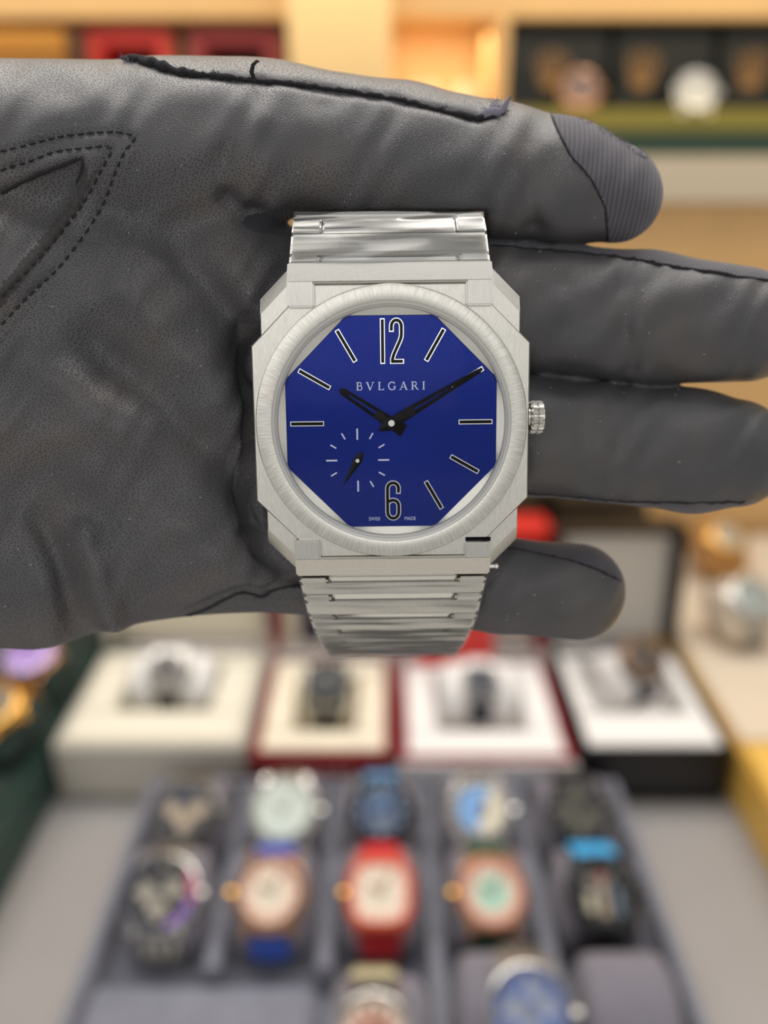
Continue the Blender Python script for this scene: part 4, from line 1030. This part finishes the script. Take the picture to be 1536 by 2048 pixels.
stand_watch('gold watch with grey dial on a tan cushion at the right edge', 'tan suede cushion under the gold watch', 0.325, 0.690, .0510, mat('tan_pad', (190, 140, 84), .8), 30, 10, case=GOLD, bezel=GOLD, dialm=G((176, 160, 134), .3), strap=G((186, 136, 70), .5), strap_top=GOLD, r=19)
stand_watch('silver watch with grey dial in front of the tan cushion', 'beige cushion under the silver watch', 0.300, 0.575, .0510, M_BEIGE, 30, 12, case=STL, bezel=STL, dialm=G((150, 158, 152), .3), bracelet=True, r=20)
m = MB(); m.box(-.042, .042, -.05, .05, 0, .012); m.box(-.041, .041, -.049, .049, .012, .135); o = m.build('storage_box', BLKL, None, bevel=0.002); o.location = (0.200, 0.715, 0.0005); tag(o, 'tall black box standing behind the black lacquer watch box', 'box')
m = MB(); m.box(-.055, .055, -.04, .04, 0, .10); m.box(-.056, .056, -.041, .041, .10, .118); o = m.build('storage_box', BLKL, None, bevel=0.002); o.location = (0.100, 0.745, 0.0005); tag(o, 'low black box behind the white watch box', 'box')
m = MB(); m.box(-.03, .03, -.02, .02, 0, .10); m.box(-.031, .031, -.021, .021, .10, .115); o = m.build('gift_box', mat('red_gift', (224, 52, 44), .45), None, bevel=0.002); o.location = (0.122, 0.675, 0.0005); tag(o, 'small red gift box behind the open boxes', 'box')

# ------------------------------------------------------------------ lit cabinet at the back
M_TAN = mat('tan_veneer', (220, 180, 122), 0.5, noise=(12, 0.05)); M_CREAMP = mat('cream_panel', (240, 208, 150), 0.55, noise=(8, 0.03)); M_FASC = mat('greige_fascia', (206, 194, 172), 0.5)
cab = empty('display_cabinet', (0, 0.9, 0), 'tan lit display cabinet behind the counter with watch boxes on its shelf', 'cabinet')
def cpart(name, m_, x0, x1, y0, y1, z0, z1, bevel=0.001):
    m = MB(); m.box(x0, x1, y0 - .9, y1 - .9, z0, z1); return m.build(name, m_, cab, bevel=bevel)
zt = at(768, 36, .84).z; zf0 = at(768, 405, .80).z; zf1 = at(768, 312, .80).z
cpart('lower_panel', M_TAN, -.75, .75, .805, .825, 0.0, zf0)
cpart('shelf_fascia', M_FASC, -.75, .75, .790, .806, zf0, zf1)
cpart('shelf', M_TAN, -.75, .75, .806, .985, zf1 - .02, zf1)
cpart('back_panel', M_TAN, -.75, .75, .985, .995, zf1, .86)
cpart('top_fascia', M_TAN, -.75, .75, .84, .86, zt, .86)
cpart('upper_shelf', M_TAN, -.75, .75, .861, .984, zt + .012, zt + .027)
xa, xb = at(577, 100, .80).x, at(783, 100, .80).x
cpart('column', M_CREAMP, xa, xb, .800, .985, zf1, .86)
xc, xd = at(990, 100, .84).x, at(1016, 100, .84).x
cpart('upright', M_TAN, xc, xd, .835, .985, zf1, zt)
# left: wooden box, dark post, two red framed boxes
def px_box(name, label, cat, m_, x0, x1, ytop, Yf, depth, zb, parts, group=None):
    a, b = at(x0, ytop, Yf), at(x1, ytop, Yf); W, H, = (b.x - a.x) / 2, a.z - zb
    root = empty(name, ((a.x + b.x) / 2, Yf, zb), label, cat, group)
    parts(root, W, H, depth); return root
def red_frame(root, W, H, D, shade):
    t, s_ = .014, .005
    m = MB(); m.box(-W, -W + t, 0, D, 0, H); m.box(W - t, W, 0, D, 0, H); m.box(-W + t, W - t, 0, D, H - t, H); m.box(-W + t, W - t, 0, D, 0, t); m.build('frame', shade, root, bevel=.0015)
    m = MB(); m.box(-W - s_, W + s_, .004, D + .006, H, H + .006); m.box(-W - s_, -W, .004, D, 0, H); m.box(W, W + s_, .004, D, 0, H); m.build('wooden_edge', mat('brown_edge', (128, 88, 54), .5), root)
    m = MB(); m.box(-W + t, W - t, D - .02, D - .012, t, H - t); m.build('dark_panel', mat('dark_panel', (34, 26, 22), .5), root)
px_box('framed_watch_box', 'red framed watch box with dark inside, nearer the wooden box', 'box', None, 168, 338, 56, .864, .08, zf1 + .0006, lambda r_, W, H, D: red_frame(r_, W, H, D, mat('red_lacquer', (206, 50, 40), .4)), 'red framed boxes on the shelf')
px_box('framed_watch_box', 'dark red framed watch box with dark inside, beside the cream column', 'box', None, 376, 556, 56, .864, .08, zf1 + .0006, lambda r_, W, H, D: red_frame(r_, W, H, D, mat('wine_lacquer', (150, 40, 44), .4)), 'red framed boxes on the shelf')
def wood(root, W, H, D):
    m = MB(); m.box(-W, W, 0, D, 0, H * .80); m.build('body', mat('amber_wood', (168, 112, 30), .4, noise=(20, .12)), root, bevel=.002)
    m = MB(); m.box(-W - .002, W + .002, -.002, D + .002, H * .80 + .001, H); m.build('lid', mat('amber_wood_light', (190, 130, 40), .4), root, bevel=.002)
px_box('wooden_box', 'amber wooden box at the left end of the cabinet shelf', 'box', None, -60, 124, 58, .842, .08, zf1 + .0006, wood)
a_, b_ = at(133, 60, .808), at(154, 60, .808)
cpart('post', mat('dark_post', (58, 46, 34), .5), a_.x, b_.x, .808, .818, zf1, a_.z)
# right: dark green boxes with gold crown emblems on a gold riser and a green plinth
Yp = .825; p0, p1 = at(1018, 262, Yp), at(1700, 310, Yp)
m = MB(); m.box(p0.x, p1.x, Yp, .975, zf1 + .0006, p0.z); tag(m.build('plinth', mat('plinth_green', (34, 62, 50), .45), None, bevel=.001), 'long dark green plinth on the right of the cabinet shelf', 'plinth')
q0 = at(1018, 217, Yp + .012)
m = MB(); m.box(p0.x, p1.x, Yp + .012, .97, p0.z + .0006, q0.z); tag(m.build('riser', mat('olive_gold', (150, 138, 62), .35, 0.3), None, bevel=.001), 'olive gold riser bar on the green plinth', 'riser')
M_DKG = mat('darkest_green', (27, 30, 24), .4)
def crown_emblem(root, x, z, s_):
    m = MB()
    for i in range(5):
        a = R(90 + (2 - i) * 22); bx, bz = x + (i - 2) * .0045 * s_, z
        tx, tz = x + math.cos(a) * .020 * s_, z + .003 + math.sin(a) * .022 * s_
        m.loft([[(bx - .0018 * s_, -.0012, bz), (bx + .0018 * s_, -.0012, bz), (bx + .0018 * s_, 0, bz), (bx - .0018 * s_, 0, bz)], [(tx - .0008 * s_, -.0012, tz), (tx + .0008 * s_, -.0012, tz), (tx + .0008 * s_, 0, tz), (tx - .0008 * s_, 0, tz)]])
        mm = [(tx + .002 * s_ * math.cos(t), tz + .002 * s_ * math.sin(t)) for t in (k * math.pi / 4 for k in range(8))]
        m.loft([[(u_, -.0014, v_) for u_, v_ in mm], [(u_, 0, v_) for u_, v_ in mm]])
    mm = [(x + .010 * s_ * math.cos(t), z - .003 * s_ + .0035 * s_ * math.sin(t)) for t in (k * math.pi / 8 for k in range(16))]
    m.loft([[(u_, -.0014, v_) for u_, v_ in mm], [(u_, 0, v_) for u_, v_ in mm]])
    m.build('crown_emblem', mat('emblem_gold', (176, 134, 84), .4, .6), root)
for (x0, x1, lb, ex) in ((1020, 1222, 'dark green watch box with gold crown emblem, beside the wooden upright', 1102), (1236, 1436, 'dark green watch box with gold crown emblem, between two others', 1283), (1450, 1650, 'dark green watch box with gold crown emblem, cut by the picture edge', 1500)):
    a, b = at(x0, 42, .87), at(x1, 42, .87); W = (b.x - a.x) / 2
    root = empty('crown_watch_box', ((a.x + b.x) / 2, .87, q0.z + .0006), lb, 'box', 'dark green boxes on the riser')
    H = a.z - q0.z
    m = MB(); m.box(-W, W, 0, .09, 0, H * .30); m.build('body', M_DKG, root, bevel=.002)
    m = MB(); m.box(-W, W, 0, .09, H * .30 + .001, H); m.build('lid', M_DKG, root, bevel=.002)
    e = at(ex, 165, .869); crown_emblem(root, e.x - root.location.x, e.z - q0.z, 1.0)
def c_stand_watch(label, slabel, px, pyc, Y_, **kw):
    c = at(px, pyc, Y_); z0 = p0.z if Y_ < Yp + .01 else q0.z
    st = empty('watch_stand', (c.x, Y_ + .03, q0.z + .0006), slabel, 'stand', 'stands on the riser')
    m = MB(); m.box(-.018, .018, -.014, .014, 0, .004); m.build('foot', G((200, 205, 200), .2), st, bevel=.001)
    m = MB(); m.tube([(0, 0, .004), (0, .002, (c.z - q0.z) * .7)], .004, 10); m.build('stem', G((200, 205, 200), .2), st)
    display_watch(label, 'watches on the cabinet riser', Matrix.Translation((c.x, Y_ + .012, c.z)) @ Matrix.Rotation(R(62), 4, 'X'), ay=23, az=14, **kw)
c_stand_watch('bronze and steel watch upright on the cabinet riser near the wooden upright', 'clear stand carrying the bronze watch', 1163, 186, .838, case=BRZ, bezel=ROSE, dialm=G((120, 92, 80), .3), strap=G((150, 120, 104), .4), strap_top=G((214, 190, 160), .25, 1.0), r=20)
c_stand_watch('bright silver watch upright on the cabinet riser at the right', 'clear stand carrying the silver watch', 1396, 190, .838, case=STL, bezel=STL, dialm=G((208, 208, 198), .3), bracelet=True, r=20)
# pale cushions in the niche beside the column
for (px0, lb) in ((850, 'cream display cushion in the lit niche beside the column'), (945, 'cream display cushion in the lit niche beside the wooden upright')):
    c = at(px0, 165, .88); z = c.z
    m = MB(); W = .020; hgt = z - zf1
    rings = []
    for k in range(9):
        t = k / 8; s_ = 1 - .35 * t ** 3
        rings.append([(W * s_ * math.cos(a) * (abs(math.cos(a)) ** 4 + abs(math.sin(a)) ** 4) ** -.25, .018 * s_ * math.sin(a) * (abs(math.cos(a)) ** 4 + abs(math.sin(a)) ** 4) ** -.25, hgt * t) for a in (2 * math.pi * i / 28 for i in range(28))])
    m.loft(rings); o = m.build('display_cushion', mat('niche_cream', (246, 228, 190), .7), None, angle=50); o.location = (c.x, .90, zf1 + .0006)
    tag(o, lb, 'cushion', 'cushions in the lit niche')
